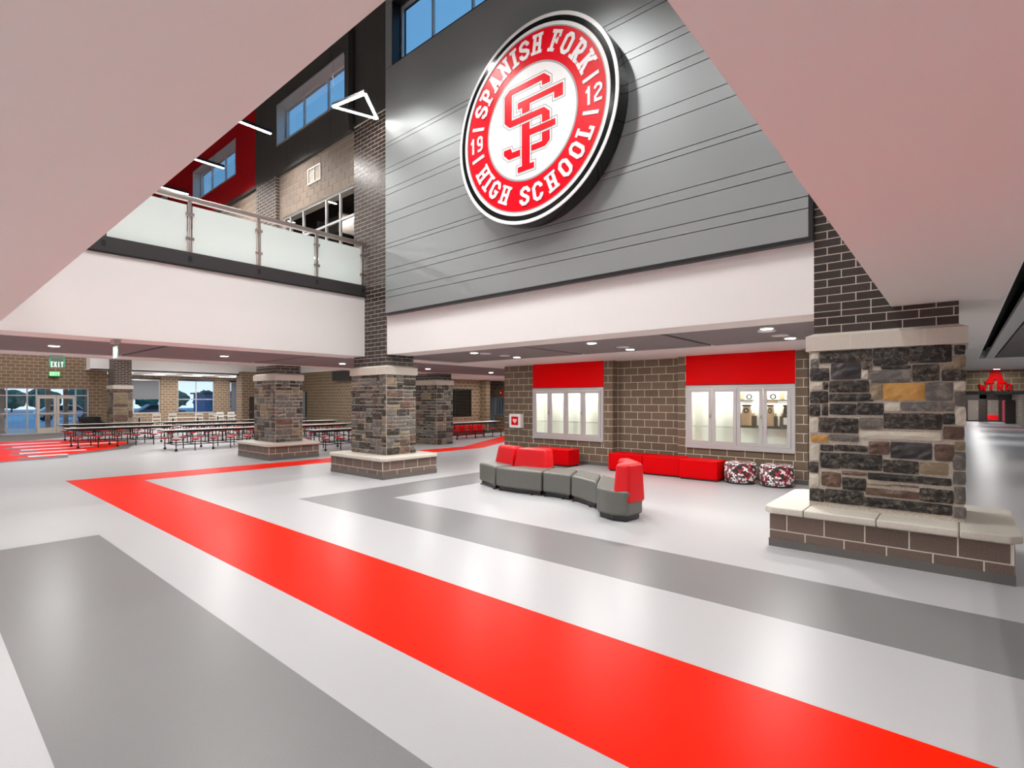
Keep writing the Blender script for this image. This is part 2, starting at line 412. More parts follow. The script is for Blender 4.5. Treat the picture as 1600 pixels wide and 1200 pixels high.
def glyph(c, serif=True, t=.18):
    s = []; sf = lambda x0, x1, y: s.append(rect(x0, y, x1, y+.15)) if serif else None
    O = [(.10, .24), (.10, .76), (.24, .91), (.40, .91), (.53, .76), (.53, .24), (.40, .09), (.24, .09)]
    if c == 'O': s += ribbon(O, t, True)
    elif c in 'CG':
        s += ribbon([(.53, .66), (.53, .76), (.40, .91), (.24, .91), (.10, .76), (.10, .24), (.24, .09), (.40, .09), (.53, .24), (.53, .34)], t)
        if c == 'G': s += [rect(.33, .36, .62, .52), rect(.44, .2, .62, .45)]
    elif c == 'S': s += ribbon([(.53, .68), (.53, .77), (.40, .91), (.23, .91), (.10, .79), (.10, .65), (.22, .55), (.41, .46), (.53, .36), (.53, .21), (.40, .09), (.23, .09), (.10, .22), (.10, .32)], t)
    elif c in 'PR':
        s.append(rect(.10, 0, .28, 1)); s += ribbon([(.2, .91), (.42, .91), (.53, .80), (.53, .58), (.42, .47), (.2, .47)], t)
        sf(.0, .40 if c == 'P' else .34, 0); sf(.0, .2, .85)
        if c == 'R': s += ribbon([(.32, .45), (.50, .02)], t); sf(.42, .66, 0)
    elif c == 'A':
        s += ribbon([(.12, 0), (.30, 1)], t) + ribbon([(.50, 0), (.32, 1)], t); s.append(rect(.18, .25, .44, .40)); sf(-.02, .27, 0); sf(.36, .64, 0)
    elif c == 'N':
        s += [rect(.06, 0, .22, 1), rect(.42, 0, .58, 1)] + ribbon([(.12, .98), (.52, .02)], t); sf(-.02, .28, 0); sf(.36, .66, .85); sf(-.02, .14, .85)
    elif c in 'I1':
        s.append(rect(.22, 0, .41, 1))
        if c == 'I': sf(.10, .53, 0); sf(.10, .53, .85)
        else: s.append([(.22, .70), (.30, .70), (.30, 1), (.22, .9), (.08, .78), (.08, .66)])
    elif c == 'H':
        s += [rect(.07, 0, .24, 1), rect(.40, 0, .57, 1), rect(.2, .42, .45, .58)]
        for x in (.0, .33): sf(x, x+.31, 0); sf(x, x+.31, .85)
    elif c in 'FE':
        s += [rect(.10, 0, .28, 1), rect(.10, .84, .58, 1), rect(.2, .43, .46, .58)]
        if c == 'E': s.append(rect(.1, 0, .58, .16))
        elif serif: s += [rect(.45, .68, .58, .9), rect(.38, .36, .48, .65)]; sf(.0, .40, 0)
        if serif: sf(.0, .2, .85)
    elif c == 'K':
        s.append(rect(.08, 0, .26, 1)); s += ribbon([(.22, .42), (.52, .98)], t)+ribbon([(.30, .55), (.52, .02)], t)
        sf(-.02, .34, 0); sf(-.02, .34, .85); sf(.40, .66, 0); sf(.40, .66, .85)
    elif c == 'L':
        s += [rect(.12, 0, .30, 1), rect(.12, 0, .60, .17)]
        if serif: s.append(rect(.46, 0, .60, .34)); sf(.02, .40, .85); sf(.02, .2, 0)
    elif c == '9': s += ribbon([(.53, .46), (.23, .46), (.12, .57), (.12, .80), (.23, .91), (.42, .91), (.53, .80), (.53, .2), (.42, .09), (.12, .09)], .16)
    elif c == '2': s += ribbon([(.10, .72), (.10, .80), (.22, .91), (.42, .91), (.53, .80), (.53, .62), (.12, .30), (.12, .09), (.60, .09)], .16)
    elif c == 'X': s += ribbon([(.06, 0), (.56, 1)], t)+ribbon([(.56, 0), (.06, 1)], t)
    elif c == 'T': s += [rect(.22, 0, .40, 1), rect(.02, .84, .60, 1)]
    elif c == 'W': s += ribbon([(.0, 1), (.16, 0)], .14)+ribbon([(.16, 0), (.31, .8)], .14)+ribbon([(.31, .8), (.46, 0)], .14)+ribbon([(.46, 0), (.62, 1)], .14)
    return s

# ================================================================== SETTING
ZC = 2.95                                   # lower ceiling
VX0, VX1, VY0, VY1 = -11.44, -0.61, 0.86, 7.58     # the atrium opening
fl = struct('floor', 'floor', [(-46, 8, -9.2, 75, -.2, 0)])
def inlay(name, m, poly, h=.0016):
    return MB().prism(poly, lambda u, v, d: (u, v, d), -.01, h).build(name, m, fl)
inlay('red_stripe', 'fred', [(-15.5, 2.37), (7, 2.37), (7, 3.58), (-14.28, 3.58), (-14.0, 14.6), (-15.15, 17.06), (-20.0, 24.6), (-21.6, 24.6), (-17.84, 20.1), (-14.95, 14.45), (-15.2, 9)])
inlay('grey_stripe', 'fgrey', [(-9.37, 4.79), (7, 4.83), (7, 6.03), (-8.14, 6.02), (-8.1, 13), (-9.3, 13)])
inlay('grey_stripe', 'fgrey', [(-8.96, 1.725), (7, 1.725), (7, .487), (-7.7, .487), (-7.7, -8), (-8.96, -8)])
inlay('entrance_carpet', 'carpet', [(-37.95, -3), (-31.3, -3), (-31.3, 2.7), (-34.5, 6.2), (-37.95, 6.4)])
# large round floor emblem in the dining area, broken by white speed lines
inlay('emblem_field', 'fdark', [(-32.3, 1.9), (-32.2, 4.3), (-31.4, 6.0), (-27.6, 6.75), (-24.0, 5.5), (-22.5, 3.5), (-21.7, 3.4), (-21.35, 1.5), (-24, -1.5), (-29, -1.6)], .0014)
inlay('emblem_field', 'fred', [(-31.9, 2.2), (-31.8, 4.2), (-31, 5.7), (-27.7, 6.4), (-24.6, 5.2), (-23.4, 4.0), (-22.1, 2.9), (-21.6, 1.5), (-24, -1.2), (-29, -1.3)], .0020)
for x, y0, y1 in ((-29.9, .4, 4.4), (-28.0, 2.7, 6.0), (-26.2, 2.75, 4.9), (-24.6, 2.55, 4.35), (-23.1, 2.6, 3.6)):
    inlay('emblem_line', 'fwhite', [(x-.22, y0), (x+.22, y0), (x+.22, y1), (x-.22, y1)], .0026)
    inlay('emblem_grey_bit', 'fdark', [(x+.24, y0-.3), (x+.75, y0-.3), (x+.75, y0+.5), (x+.24, y0+.3)], .0024)  # dark grey bits belonging to the emblem's own print
for y in (44, 47.5, 51): inlay('red_stripe', 'fred', [(-1, y), (3.2, y), (3.2, y+.35), (-1, y+.35)])

ce = root_struct('ceiling')
def slab(name, m, *b):
    q = MB()
    for x in b: q.box(*x)
    return q.build(name, m, ce)
slab('gypsum_soffit', 'ceil', (VX1, .37, -9, 12.6, ZC, 3.25), (-16.95, VX1, -9, VY0, ZC, 3.25), (VX1, .37, 12.6, 26, ZC, 3.25), (-2.6, VX1, 12.6, 26, ZC, 3.25))
slab('gypsum_soffit', 'ceil', (.37, 6, 18.6, 26, ZC, 3.25))
slab('slot_trim', 'alu', (.52, .68, -9, 18.6, ZC, ZC+.06))
slab('slot_trim', 'signwhite', (.365, .385, -9, 18.6, ZC-.004, ZC+.1))
slab('slot_void', 'black', (.37, .52, -9, 18.6, 3.16, 3.22), (.68, .71, -9, 18.6, 3.0, 3.22), (.71, 6, -9, 18.6, 3.06, 3.1))
for i in range(2):
    for j in range(16): box('ceiling_tile', 'act', (.71+i*.62, 1.315+i*.62, -.6+j*1.2, .585+j*1.2, ZC+.005, ZC+.03), ce)
slab('ceiling_tile', 'act', (1.95, 6, -9, 18.6, ZC, 3.02))
# north of the atrium
slab('gypsum_border', 'ceil', (-11.35, VX1, 7.603, 8.25, ZC, 3.1), (-11.35, VX1, 10.75, 13.05, ZC, 3.1), (-12.15, -11.35, 7.603, 24, ZC, 3.1), (-.9, VX1, 8.25, 10.75, ZC, 3.1))
for a, b in ((-11.3, -6.98), (-6.88, -3.87), (-3.77, -.9)): box('ceiling_panel', 'act', (a, b, 8.25, 10.75, ZC+.012, 3.0), ce)
slab('slot_void', 'black', (-11.3, -.9, 8.25, 10.75, 3.06, 3.1))
# under the bridge
slab('gypsum_border', 'ceil', (-12.25, VX0-.003, -9, 7.603, ZC, 3.1), (-16.95, -16.05, -9, 24, ZC, 3.1), (-20.35, -16.95, 16.2, 24, ZC, 3.1), (-16.05, -12.15, 20, 24, ZC, 3.1))
ys = [-9, -3.2, .15, 3.5, 6.75, 10.1, 13.4, 16.7, 20]
for a, b in zip(ys, ys[1:]): box('ceiling_panel', 'act', (-16.05, -12.25 if b < 8 else -12.15, a+.05, b-.05, ZC+.012, 3.0), ce)
slab('slot_void', 'black', (-16.05, -12.15, -9, 20, 3.06, 3.1))
slab('dining_ceiling', 'ceil', (-43, -20.35, 8.06, 18.7, 4.74, 4.85), (-20.4, -16.95, 8.06, 16.2, 4.74, 4.85))
slab('dining_ceiling', 'ceil', (-43.1, -37.0, 6.7, 18.7, 3.56, 3.62))
slab('corridor_ceiling', 'act', (-2, 4, 26.2, 63, 2.62, 2.7))
# floors and roofs above
slab('floor_deck', 'white', (-16.95, VX0-.02, -9, 7.6, 3.3, 4.74), (VX0, VX1, -9, VY0-.02, 3.3, 4.74), (VX1, 8, -9, 7.6, 3.3, 4.74))
slab('roof', 'upper', (-46, 8, -9.2, 8.1, 14, 14.2), (-16.9, 8, 8.06, 24.6, 3.9, 4.0), (-46, -16.9, 8.06, 24.6, 4.86, 4.95), (-3, 8, 24.5, 64, 3.3, 4.0))

struct('wall_bridge', 'white', [(VX0-.12, VX0, -9, 7.6, ZC+.006, 4.46)])
struct('trim_1', 'darkband', [(VX0-.1, VX0+.035, -9, 7.58, 4.465, 4.74)])
struct('trim_2', 'black', [(VX0-.1, VX0+.045, -9, 7.58, 4.445, 4.468)])
struct('wall_sign', 'white', [(-10.55, -1.38, 7.6, 7.9, ZC+.006, 4.6), (-10.55, -1.38, 7.66, 7.9, 4.6, 9.78), (-10.55, -10.2, 7.66, 7.9, 9.78, 14), (-3.5, -1.38, 7.66, 7.9, 9.78, 14), (-10.55, -1.38, 7.66, 7.9, 11.3, 14)])
struct('wall_south', 'white', [(-46, 8, -9.4, -9.2, 0, 14)])
struct('wall_east', 'white', [(6, 6.2, -9.2, 26, 0, 14), (0, 6, 7.6, 7.8, 4.7, 14)])
# cladding planks on the sign wall
cl = root_struct('wall_cladding')
zs = [3.93, 4.30, 4.455, 4.815, 4.97, 5.48, 5.58, 6.08, 6.287, 6.75, 6.89, 7.26, 7.39, 7.90, 8.0, 9.78, 11.3, 14]
for a, b in zip(zs, zs[1:]):
    for (x0, x1, z0, z1) in cut(-10.45, -1.46, a+.006, b-.006, [(-10.2, -3.5, 9.78, 11.3)]): box('cladding_plank', 'panel', (x0, x1, 7.50, 7.58, z0, z1), cl)
box('backing_sheet', 'blackmetal', (-10.45, -10.2, 7.56, 7.655, 3.93, 14), cl); box('backing_sheet', 'blackmetal', (-10.2, -1.46, 7.56, 7.655, 3.93, 9.78), cl); box('backing_sheet', 'blackmetal', (-10.2, -1.46, 7.56, 7.655, 11.3, 14), cl)
box('edge_channel', 'blackmetal', (-10.47, -1.41, 7.49, 7.6, 3.88, 3.93), cl); box('edge_channel', 'blackmetal', (-1.46, -1.41, 7.49, 7.6, 3.93, 14), cl)

def window(n, X, Z, Y, mull=(), trans=(), fm='alu', fw=.05, dep=.06, axis='y', glass='glass', hold=None):
    """framed glazing in a wall of constant y (axis y) or x (axis x): frame rails, mullions, panes"""
    w = root_struct(n) if hold is None else hold
    B = (lambda u0, u1, z0, z1, d0, d1: (u0, u1, Y+d0, Y+d1, z0, z1)) if axis == 'y' else (lambda u0, u1, z0, z1, d0, d1: (Y+d0, Y+d1, u0, u1, z0, z1))
    x0, x1 = X; z0, z1 = Z
    for b in ((x0, x1, z0, z0+fw), (x0, x1, z1-fw, z1), (x0, x0+fw, z0+fw, z1-fw), (x1-fw, x1, z0+fw, z1-fw)): box('frame_rail', fm, B(*b, 0, dep), w)
    xs = [x0+fw/2, *mull, x1-fw/2]; zz = [z0+fw/2, *trans, z1-fw/2]
    for m in mull: box('mullion', fm, B(m-fw/2, m+fw/2, z0+fw, z1-fw, 0, dep), w)
    for t in trans: box('transom', fm, B(x0+fw, x1-fw, t-fw/2, t+fw/2, .005, dep-.005), w)
    for a, b in zip(xs, xs[1:]):
        for c, d in zip(zz, zz[1:]): box('pane', glass, B(a+fw/2, b-fw/2, c+fw/2, d-fw/2, dep*.45, dep*.55), w)
    return w
window('window_1', (-10.17, -3.5), (9.80, 11.28), 7.74, (-9.02, -7.75, -6.5, -5.2), fw=.05)
box('jamb', 'blackmetal', (-10.2, -10.17, 7.5, 7.9, 9.78, 11.3), bpy.data.objects['window_1'])
box('jamb', 'blackmetal', (-10.17, -3.5, 7.5, 7.9, 11.28, 11.3), bpy.data.objects['window_1'])
box('sill', 'blackmetal', (-10.17, -3.5, 7.5, 7.9, 9.78, 9.80), bpy.data.objects['window_1'])

# upper wall of the dining hall and bridge
IW = (-16.1, -11.93, 5.6, 7.56); W1 = (-16.4, -12.4, 9.88, 11.18); W2 = (-23.8, -19.55, 9.88, 11.18); W3 = (-31, -27, 9.88, 11.18)
uw = root_struct('wall_upper')
q = MB()
for (a, b, c, d) in cut(-42, -11.9, 4.6, 14, [IW, W1, W2, W3]): q.box(a, b, 7.697, 8.05, c, d)
q.box(-12.0, -10.5, 7.8, 8.05, 4.6, 14)
q.build('backing', 'stonemortar', uw)
courses(uw, (-16.4, 7.69, 0), 4.5, 4.75, 8.92, .406, .203, 'cmuup', 'block', holes=[(IW[0]+16.4, IW[1]+16.4, IW[2], IW[3]), (1.92, 2.64, 8.13, 8.6)])
courses(uw, (-23.0, 7.69, 0), 5.0, 7.0, 8.92, .406, .203, 'cmuup', 'block', stuff=True)
q = MB().box(-42, -12.0, 7.62, 7.8, 8.92, 9.02).box(-12.0, -10.52, 7.625, 7.8, 8.93, 9.05); q.build('ledge', 'upper', uw)
def metal_panels(x0, x1, joints, m):
    xs = [x0, *joints, x1]
    for a, b in zip(xs, xs[1:]):
        for (c, d, e, f) in cut(a+.006, b-.006, 9.03, 14, [W1, W2, W3]): box('metal_panel', m, (c, d, 7.66, 7.74, e, f), uw)
metal_panels(-18.0, -10.46, [-17.2, -15.75, -14.44, -13.18, -12.25], 'upper')
metal_panels(-42, -18.0, [-39, -36, -33, -30, -27, -24, -21], 'redpanel')
for n, w, ms in (('window_2', W1, (-15.2, -13.8)), ('window_3', W2, (-22.55, -21.2)), ('window_4', W3, (-29.7, -28.3))):
    o = window(n, (w[0]+.04, w[1]-.04), (w[2]+.04, w[3]-.04), 7.92, ms)
    for b in ((w[0], w[0]+.04, w[2], w[3]), (w[1]-.04, w[1], w[2], w[3]), (w[0]+.04, w[1]-.04, w[2], w[2]+.04), (w[0]+.04, w[1]-.04, w[3]-.04, w[3])):
        box('surround', 'alu', (b[0], b[1], 7.64, 8.05, b[2], b[3]), o)
window('window_5', (IW[0], IW[1]), (IW[2], IW[3]), 7.74, (-15.7, -14.9, -13.6, -12.87), (6.78,), fw=.06)
struct('wall_classroom', 'wood', [(-17, -11, 11.4, 11.5, 4.7, 9), (-17, -16.9, 8.05, 11.4, 4.7, 9), (-11.1, -11, 8.05, 11.4, 4.7, 9), (-17, -11, 8.05, 11.5, 8.9, 9), (-17, -11, 8.05, 11.5, 4.6, 4.7)])

def part_thing(name, label, cat, parts, loc=None, group=None, kind=None):
    """parts: [(name, material, box or MB, bevel)]"""
    b0 = parts[0][2]
    if loc is None: loc = ((b0[0]+b0[1])/2, (b0[2]+b0[3])/2, b0[4]) if not isinstance(b0, MB) else (0, 0, 0)
    t = thing(name, label, cat, loc, group)
    for p in parts:
        q = p[2] if isinstance(p[2], MB) else MB().box(*p[2])
        q.build(p[0], p[1], t, bevel=p[3] if len(p) > 3 else 0)
    return t
part_thing('ceiling_duct', 'pale boxed duct inside the upper room behind the interior window', 'duct', [('duct_body', 'darkband', (-15.5, -14.3, 8.6, 9.6, 7.0, 7.5)), ('duct_flange', 'steel', (-15.55, -15.5, 8.55, 9.65, 6.95, 7.55)), ('duct_flange', 'steel', (-14.3, -14.25, 8.55, 9.65, 6.95, 7.55))])
part_thing('ceiling_duct', 'second boxed duct nearer the brick column behind the interior window', 'duct', [('duct_body', 'darkband', (-13.4, -12.2, 9.0, 10.2, 6.7, 7.3)), ('duct_flange', 'steel', (-13.45, -13.4, 8.95, 10.25, 6.65, 7.35)), ('duct_flange', 'steel', (-12.2, -12.15, 8.95, 10.25, 6.65, 7.35))])
part_thing('strip_light', 'lit strip light inside the upper room behind the interior window', 'light', [('housing', 'alu', (-14.4, -12.3, 9.15, 9.3, 7.62, 7.68)), ('lens', 'lit', (-14.4, -12.3, 9.16, 9.29, 7.60, 7.62))])
part_thing('downpipe', 'dark square downpipe down the grey panels left of the tall brick column', 'pipe', [('pipe', 'upper', (-12.2, -12.02, 7.47, 7.618, 9.05, 13.5)), ('elbow', 'upper', (-12.17, -11.95, 7.46, 7.615, 8.84, 9.05)), ('bracket', 'upper', (-12.22, -12.0, 7.46, 7.619, 10.9, 10.96))])
vt = [('frame', 'dado', (-14.48, -14.44, 7.66, 7.72, 8.13, 8.6)), ('frame', 'dado', (-13.80, -13.76, 7.66, 7.72, 8.13, 8.6)), ('frame', 'dado', (-14.44, -13.8, 7.66, 7.72, 8.56, 8.6)), ('frame', 'dado', (-14.44, -13.8, 7.66, 7.72, 8.13, 8.17)), ('divider', 'dado', (-14.14, -14.10, 7.66, 7.72, 8.17, 8.56))]
for i in range(6): vt.append(('louver', 'stonemortar', (-14.44, -13.8, 7.69, 7.73, 8.18+i*.064, 8.225+i*.064)))
part_thing('vent_grille', 'pale square vent grille in the tan block wall above the interior window', 'vent', vt)

# ------------------------------------------------------------------ trophy wall
FB = 12.75; RB = 13.05
wb = root_struct('wall_back')
CA = (-10.09, -7.57); CB = (-5.2, -2.74); CZ = (.70, 2.20); RZ = (2.225, 2.945)
q = MB().box(-7.3, -5.4, RB+.005, 13.6, 0, 3.05)
for (x0, x1), (a, b) in (((-11.29, -7.29), CA), ((-5.42, -2.5), CB)):
    for (c, d, e, f) in cut(x0+.005, x1-.005, 0, 3.05, [(a, b, CZ[0], CZ[1])]): q.box(c, d, FB+.005, 13.6, e, f)
    q.box(a, b, 13.3, 13.6, CZ[0], CZ[1])
q.build('mortar_backing', 'mortar', wb)
for (x0, x1), (a, b) in (((-11.29, -7.29), CA), ((-5.42, -2.5), CB)):
    courses(wb, (x0, FB, 0), x1-x0, .1, ZC, .406, .203, 'cmu', 'block', holes=[(a-x0, b-x0, CZ[0], RZ[1]+.02)])
courses(wb, (-7.29, RB, 0), 1.87, .1, ZC, .406, .203, 'cmu', 'block', first=1)
courses(wb, (-7.29, FB, PI/2), .3, .1, ZC, .406, .203, 'cmu', 'block')
courses(wb, (-2.5, FB, PI/2), .8, .1, ZC, .406, .203, 'cmu', 'block')
struct('baseboard_back', 'cove', [(-11.3, -7.28, FB-.008, FB+.02, 0, .1), (-7.3, -5.4, RB-.008, RB+.02, 0, .1), (-5.43, -2.49, FB-.008, FB+.02, 0, .1), (-7.30, -7.28, FB, RB, 0, .1)])
struct('wall_corridor', 'cmuY', [(-2.7, -2.52, 13.5, 26.2, 0, 3.0), (3.3, 3.5, 26, 62, 0, 2.7)])
# wing entrance at the end of the corridor
struct('wall_wing', 'cmuX', [(-2.6, 6, 26, 26.2, 2.17, 3.0), (-2.6, -1.1, 26, 26.2, 0, 2.17), (3.2, 6, 26, 26.2, 0, 2.17)])
struct('trim_3', 'blackmetal', [(-1.1, 3.2, 25.97, 26.2, 2.05, 2.17)])
struct('wall_end', 'wood', [(-1.2, .5, 60, 60.2, 0, 2.7), (1.3, 1.75, 60, 60.2, 0, 2.7), (2.55, 3.4, 60, 60.2, 0, 2.7), (.5, 2.6, 60, 60.2, 1.95, 2.7)])
struct('wall_far_end', 'cmuup', [(-2, 5, 66, 66.2, 0, 2.7)])
for n, a in (('door_4', .5), ('door_5', 1.75)):
    d = root_struct(n)
    for b in ((a, a+.06, 0, 1.95), (a+.74, a+.8, 0, 1.95), (a+.06, a+.74, 1.85, 1.95), (a+.06, a+.74, 0, .15)): box('door_rail', 'wood', (b[0], b[1], 60.05, 60.1, b[2], b[3]), d)
    box('pane', 'glass', (a+.06, a+.74, 60.07, 60.08, .15, 1.85), d); box('handle', 'steel', (a+.66, a+.7, 60.0, 60.05, .95, 1.15), d)

# ------------------------------------------------------------------ dining hall walls (far)
lw = root_struct('wall_left')
for (a, b, c, d) in cut(-9.2, 7.5, 0, 14, [(-3.0, 6.86, 0, 2.52)]): box('block_wall', 'cmuY', (-38.3, -38, a, b, c, d), lw)
struct('wall_alcove', 'cmuX', [(-43.2, -38.0, 7.5, 7.7, 0, 3.7)])
ww = root_struct('wall_window')
WH = [(8.6, 11.75, .92, 3.32), (12.85, 15.28, .9, 3.28), (16.4, 18.3, .9, 3.26)]
for (a, b, c, d) in cut(7.5, 18.7, 0, 3.7, WH): box('block_wall', 'cmuY', (-43.3, -43, a, b, c, d), ww)
for n, h in (('window_6', WH[0]), ('window_7', WH[1]), ('window_8', WH[2])):
    m = (h[0]+h[1])/2; o = window(n, (h[0], h[1]), (h[2], h[3]), -43.15, (m,), (h[2]+1.0,), axis='x', fw=.06)
    box('head_trim', 'blackmetal', (-43.02, -42.98, h[0]-.03, h[1]+.03, h[3]-.02, h[3]+.1), o)
part_thing('roller_shade', 'grey roller shade drawn half down over the window behind the far stone column', 'shade', [('fabric', 'shade', (-43.03, -43.01, 8.68, 11.67, 1.94, 3.2)), ('hem_bar', 'steel', (-43.04, -43.0, 8.68, 11.67, 1.91, 1.94)), ('tube', 'steel', (-43.05, -42.97, 8.68, 11.67, 3.2, 3.26))])
part_thing('roller_shade', 'grey roller shade drawn fully down over the window beside the brown wall pier', 'shade', [('fabric', 'shade', (-43.03, -43.01, 16.5, 18.2, .97, 3.15)), ('hem_bar', 'steel', (-43.04, -43.0, 16.5, 18.2, .95, .97)), ('tube', 'steel', (-43.05, -42.97, 16.5, 18.2, 3.15, 3.2))])
struct('wall_bulkhead', 'white', [(-37.2, -37.0, 6.73, 18.5, 3.56, 4.75), (-38.0, -37.2, 6.73, 6.85, 3.56, 4.75), (-16.99, -16.93, -9, 16.2, 2.93, 4.74)])
struct('wall_pier', 'cmuY', [(-37.4, -36.5, 14.68, 15.15, 0, 3.75), (-37.4, -36.5, 15.15, 16.0, 2.07, 3.75), (-37.4, -36.5, 16.0, 18.5, 0, 3.75)])
dr = root_struct('door_1'); box('leaf', 'wood', (-36.7, -36.65, 15.2, 15.95, 0, 2.05), dr); box('handle', 'steel', (-36.65, -36.6, 15.28, 15.34, .95, 1.1), dr)
struct('wall_rear', 'cmuX', [(-36.5, -20.35, 18.5, 18.7, 0, 3.78)])
struct('wall_rear_upper', 'white', [(-37.2, -16.95, 18.42, 18.7, 3.78, 4.74), (-20.5, -16.95, 16.2, 16.3, 3.1, 4.74)])
dr = root_struct('door_2'); box('leaf', 'doorgrey', (-35.75, -35.15, 18.44, 18.5, 0, 2.42), dr); box('handle', 'steel', (-35.3, -35.25, 18.4, 18.44, .95, 1.1), dr); box('frame_side', 'blackmetal', (-35.15, -35.1, 18.43, 18.5, 0, 2.45), dr)
part_thing('wall_box', 'dark flat box mounted high on the tan block wall between two stone columns', 'box', [('casing', 'wood', (-31.2, -29.2, 18.2, 18.5, 3.1, 3.72)), ('front_panel', 'blackmetal', (-31.15, -29.25, 18.19, 18.2, 3.15, 3.67))])
RW = (18.57, 20.27, .94, 2.44)
rw = root_struct('wall_serving')
for (a, b, c, d) in cut(18.5, 20.78, 0, 3.0, [RW]): box('block_wall', 'cmuY', (-20.55, -20.35, a, b, c, d), rw)
box('pilaster', 'cmuX', (-20.55, -19.83, 20.9, 21.2, 0, 3.0), rw); box('pilaster', 'cmuY', (-20.55, -20.35, 20.78, 20.9, 0, 3.0), rw)
window('window_9', (RW[0], RW[1]), (RW[2], RW[3]), -20.45, (19.05,), axis='x', fm='blackmetal', fw=.05)
struct('wall_servery', 'shade', [(-23, -22.9, 18.7, 20.8, 0, 3)])
ew = root_struct('wall_exit')
for (a, b, c, d) in cut(-26, -11.2, 0, 3.0, [(-21.62, -21.05, 0, 2.05), (-21.05, -20.2, .95, 2.0)]): box('block_wall', 'cmuX', (a, b, 22.95, 23.15, c, d), ew)
d3 = root_struct('door_3'); box('leaf', 'doorgrey', (-21.57, -21.07, 22.98, 23.03, 0, 2.0), d3); box('frame_side', 'blackmetal', (-21.7, -21.57, 22.9, 23.0, 0, 2.05), d3); box('handle', 'steel', (-21.5, -21.38, 22.92, 22.98, .95, 1.02), d3)
window('window_10', (-21.05, -20.2), (.95, 2.0), 23.0, (-20.85, -20.65, -20.42), fw=.04)
struct('wall_link', 'white', [(-26, -11.2, 25, 25.2, 0, 3)])

# glazed entrance in the left wall
st = window('window_11', (-3.0, 6.86), (.02, 2.52), -38.16, (-1.8, -.6, .7, 2.0, 3.45, 4.25, 4.62, 6.28), (1.12, 2.1), axis='x', fw=.06, dep=.08)
for i, y in enumerate((4.64, 5.46)):
    d = root_struct('door_%d' % (6+i))
    for b in ((y, y+.11, .03, 2.06), (y+.69, y+.8, .03, 2.06), (y+.11, y+.69, 1.93, 2.06), (y+.11, y+.69, .03, .32), (y+.11, y+.69, 1.02, 1.14)): box('door_rail', 'doorbeige', (-38.12, -38.05, b[0], b[1], b[2], b[3]), d)
    box('push_bar', 'alu', (-38.05, -37.99, y+.08, y+.72, 1.06, 1.1), d)
for y, l in ((3.36, 'left'), (5.3, 'middle'), (6.1, 'right')):
    part_thing('vestibule_post', 'beige vestibule post outside the glazed entrance, %s of three' % l, 'post', [('post', 'doorbeige', (-40.6, -40.4, y, y+.22, 0, 2.5)), ('base', 'doorbeige', (-40.63, -40.37, y-.03, y+.25, 0, .1))])

# ------------------------------------------------------------------ columns
def column(label, x0, x1, yf, dep, faces, pal, seed, base=True, first=0, ztop=ZC, fine=True, unit=.095, stonelist=None, brickstuff=False):
    t = thing('stone_column', label, 'column', ((x0+x1)/2, yf+dep/2, 0)); rng = random.Random(seed)
    y1 = yf+dep; sb = .505 if base else 0
    box('brick_core', 'mortar', (x0+.005, x1-.005, yf+.005, y1-.005, 2.6, ztop), t)
    box('stone_core', 'stonemortar', (x0-.04, x1+.04, yf-.04, y1+.04, sb, 2.48), t)
    F = {'f': ((x0, yf, 0), x1-x0), 'r': ((x1, yf, PI/2), dep)}
    G = {'f': ((x0-.04, yf-.04, 0), x1-x0+.08), 'r': ((x1+.04, yf-.04, PI/2), dep+.08)}
    for k in faces:
        courses(t, F[k][0], F[k][1], 2.69, min(ztop, 2.97), .305, .1016, 'brick', first=first, stuff=not fine)
        if stonelist and k == 'f':
            for s_ in stonelist: stone(t, G['f'][0], s_[0]-.002, s_[1]+.002, s_[2]-.0015, s_[3]+.0015, s_[4], rng)
        elif fine: ashlar(t, G[k][0], G[k][1], sb+.01, 2.475, rng, pal, unit)
    # cast stone band: upright face, sloping top
    q = MB(); o = .075; ext = [(o, 2.47), (o, 2.655), (0.0, 2.69)]
    for side in range(4):
        pass
    rings = [(x0-a, x1+a, yf-a, y1+a, z) for a, z in ext]; n = 0
    for a, b, c, d, z in rings: q.v += [(a, c, z), (b, c, z), (b, d, z), (a, d, z)]
    for i in range(2):
        for j in range(4): k = (j+1) % 4; q.f.append((i*4+j, i*4+k, i*4+4+k, i*4+4+j))
    q.f += [(3, 2, 1, 0), (8, 9, 10, 11)]
    q.build('stone_band', 'cast', t)
    for u in (.29, .79): box('band_joint', 'mortar', (x0+u*(x1-x0)-.006, x0+u*(x1-x0)+.006, yf-o-.002, yf-.06, 2.475, 2.66), t)
    if base:
        m = .42; bx0, bx1, by0, by1 = x0-m, x1+m, yf-.41, y1+.41
        box('base_core', 'mortar', (bx0+.005, bx1-.005, by0+.005, by1-.005, 0, .41), t)
        for f, w in (((bx0, by0, 0), bx1-bx0), ((bx1, by0, PI/2), by1-by0)):
            courses(t, f, w, 0, .412, .406, .206, 'cmubase', 'block', first=0)
        MB().box(bx0-.004, bx1+.004, by0-.006, by0+.01, 0, .10).box(bx1-.01, bx1+.006, by0+.01, by1, 0, .10).build('base_strip', 'cove', t)
        xs = [bx0-.06, x0-.02, (x0+x1)/2, x1, bx1+.06]; c = .10; ya, yb = by0-.06, by1+.06
        for i, (a, b) in enumerate(zip(xs, xs[1:])):
            p = [(a, ya), (b-.004, ya), (b-.004, yb), (a, yb)]
            if i == 0: p = [(a+c, ya), (b-.004, ya), (b-.004, yb), (a+c, yb), (a, yb-c), (a, ya+c)]
            if i == 3: p = [(a, ya), (b-c, ya), (b, ya+c), (b, yb-c), (b-c, yb), (a, yb)]
            MB().prism(p, lambda u, v, d: (u, v, d), .418, .505).build('seat_slab', 'cast', t, bevel=.018)
    return t
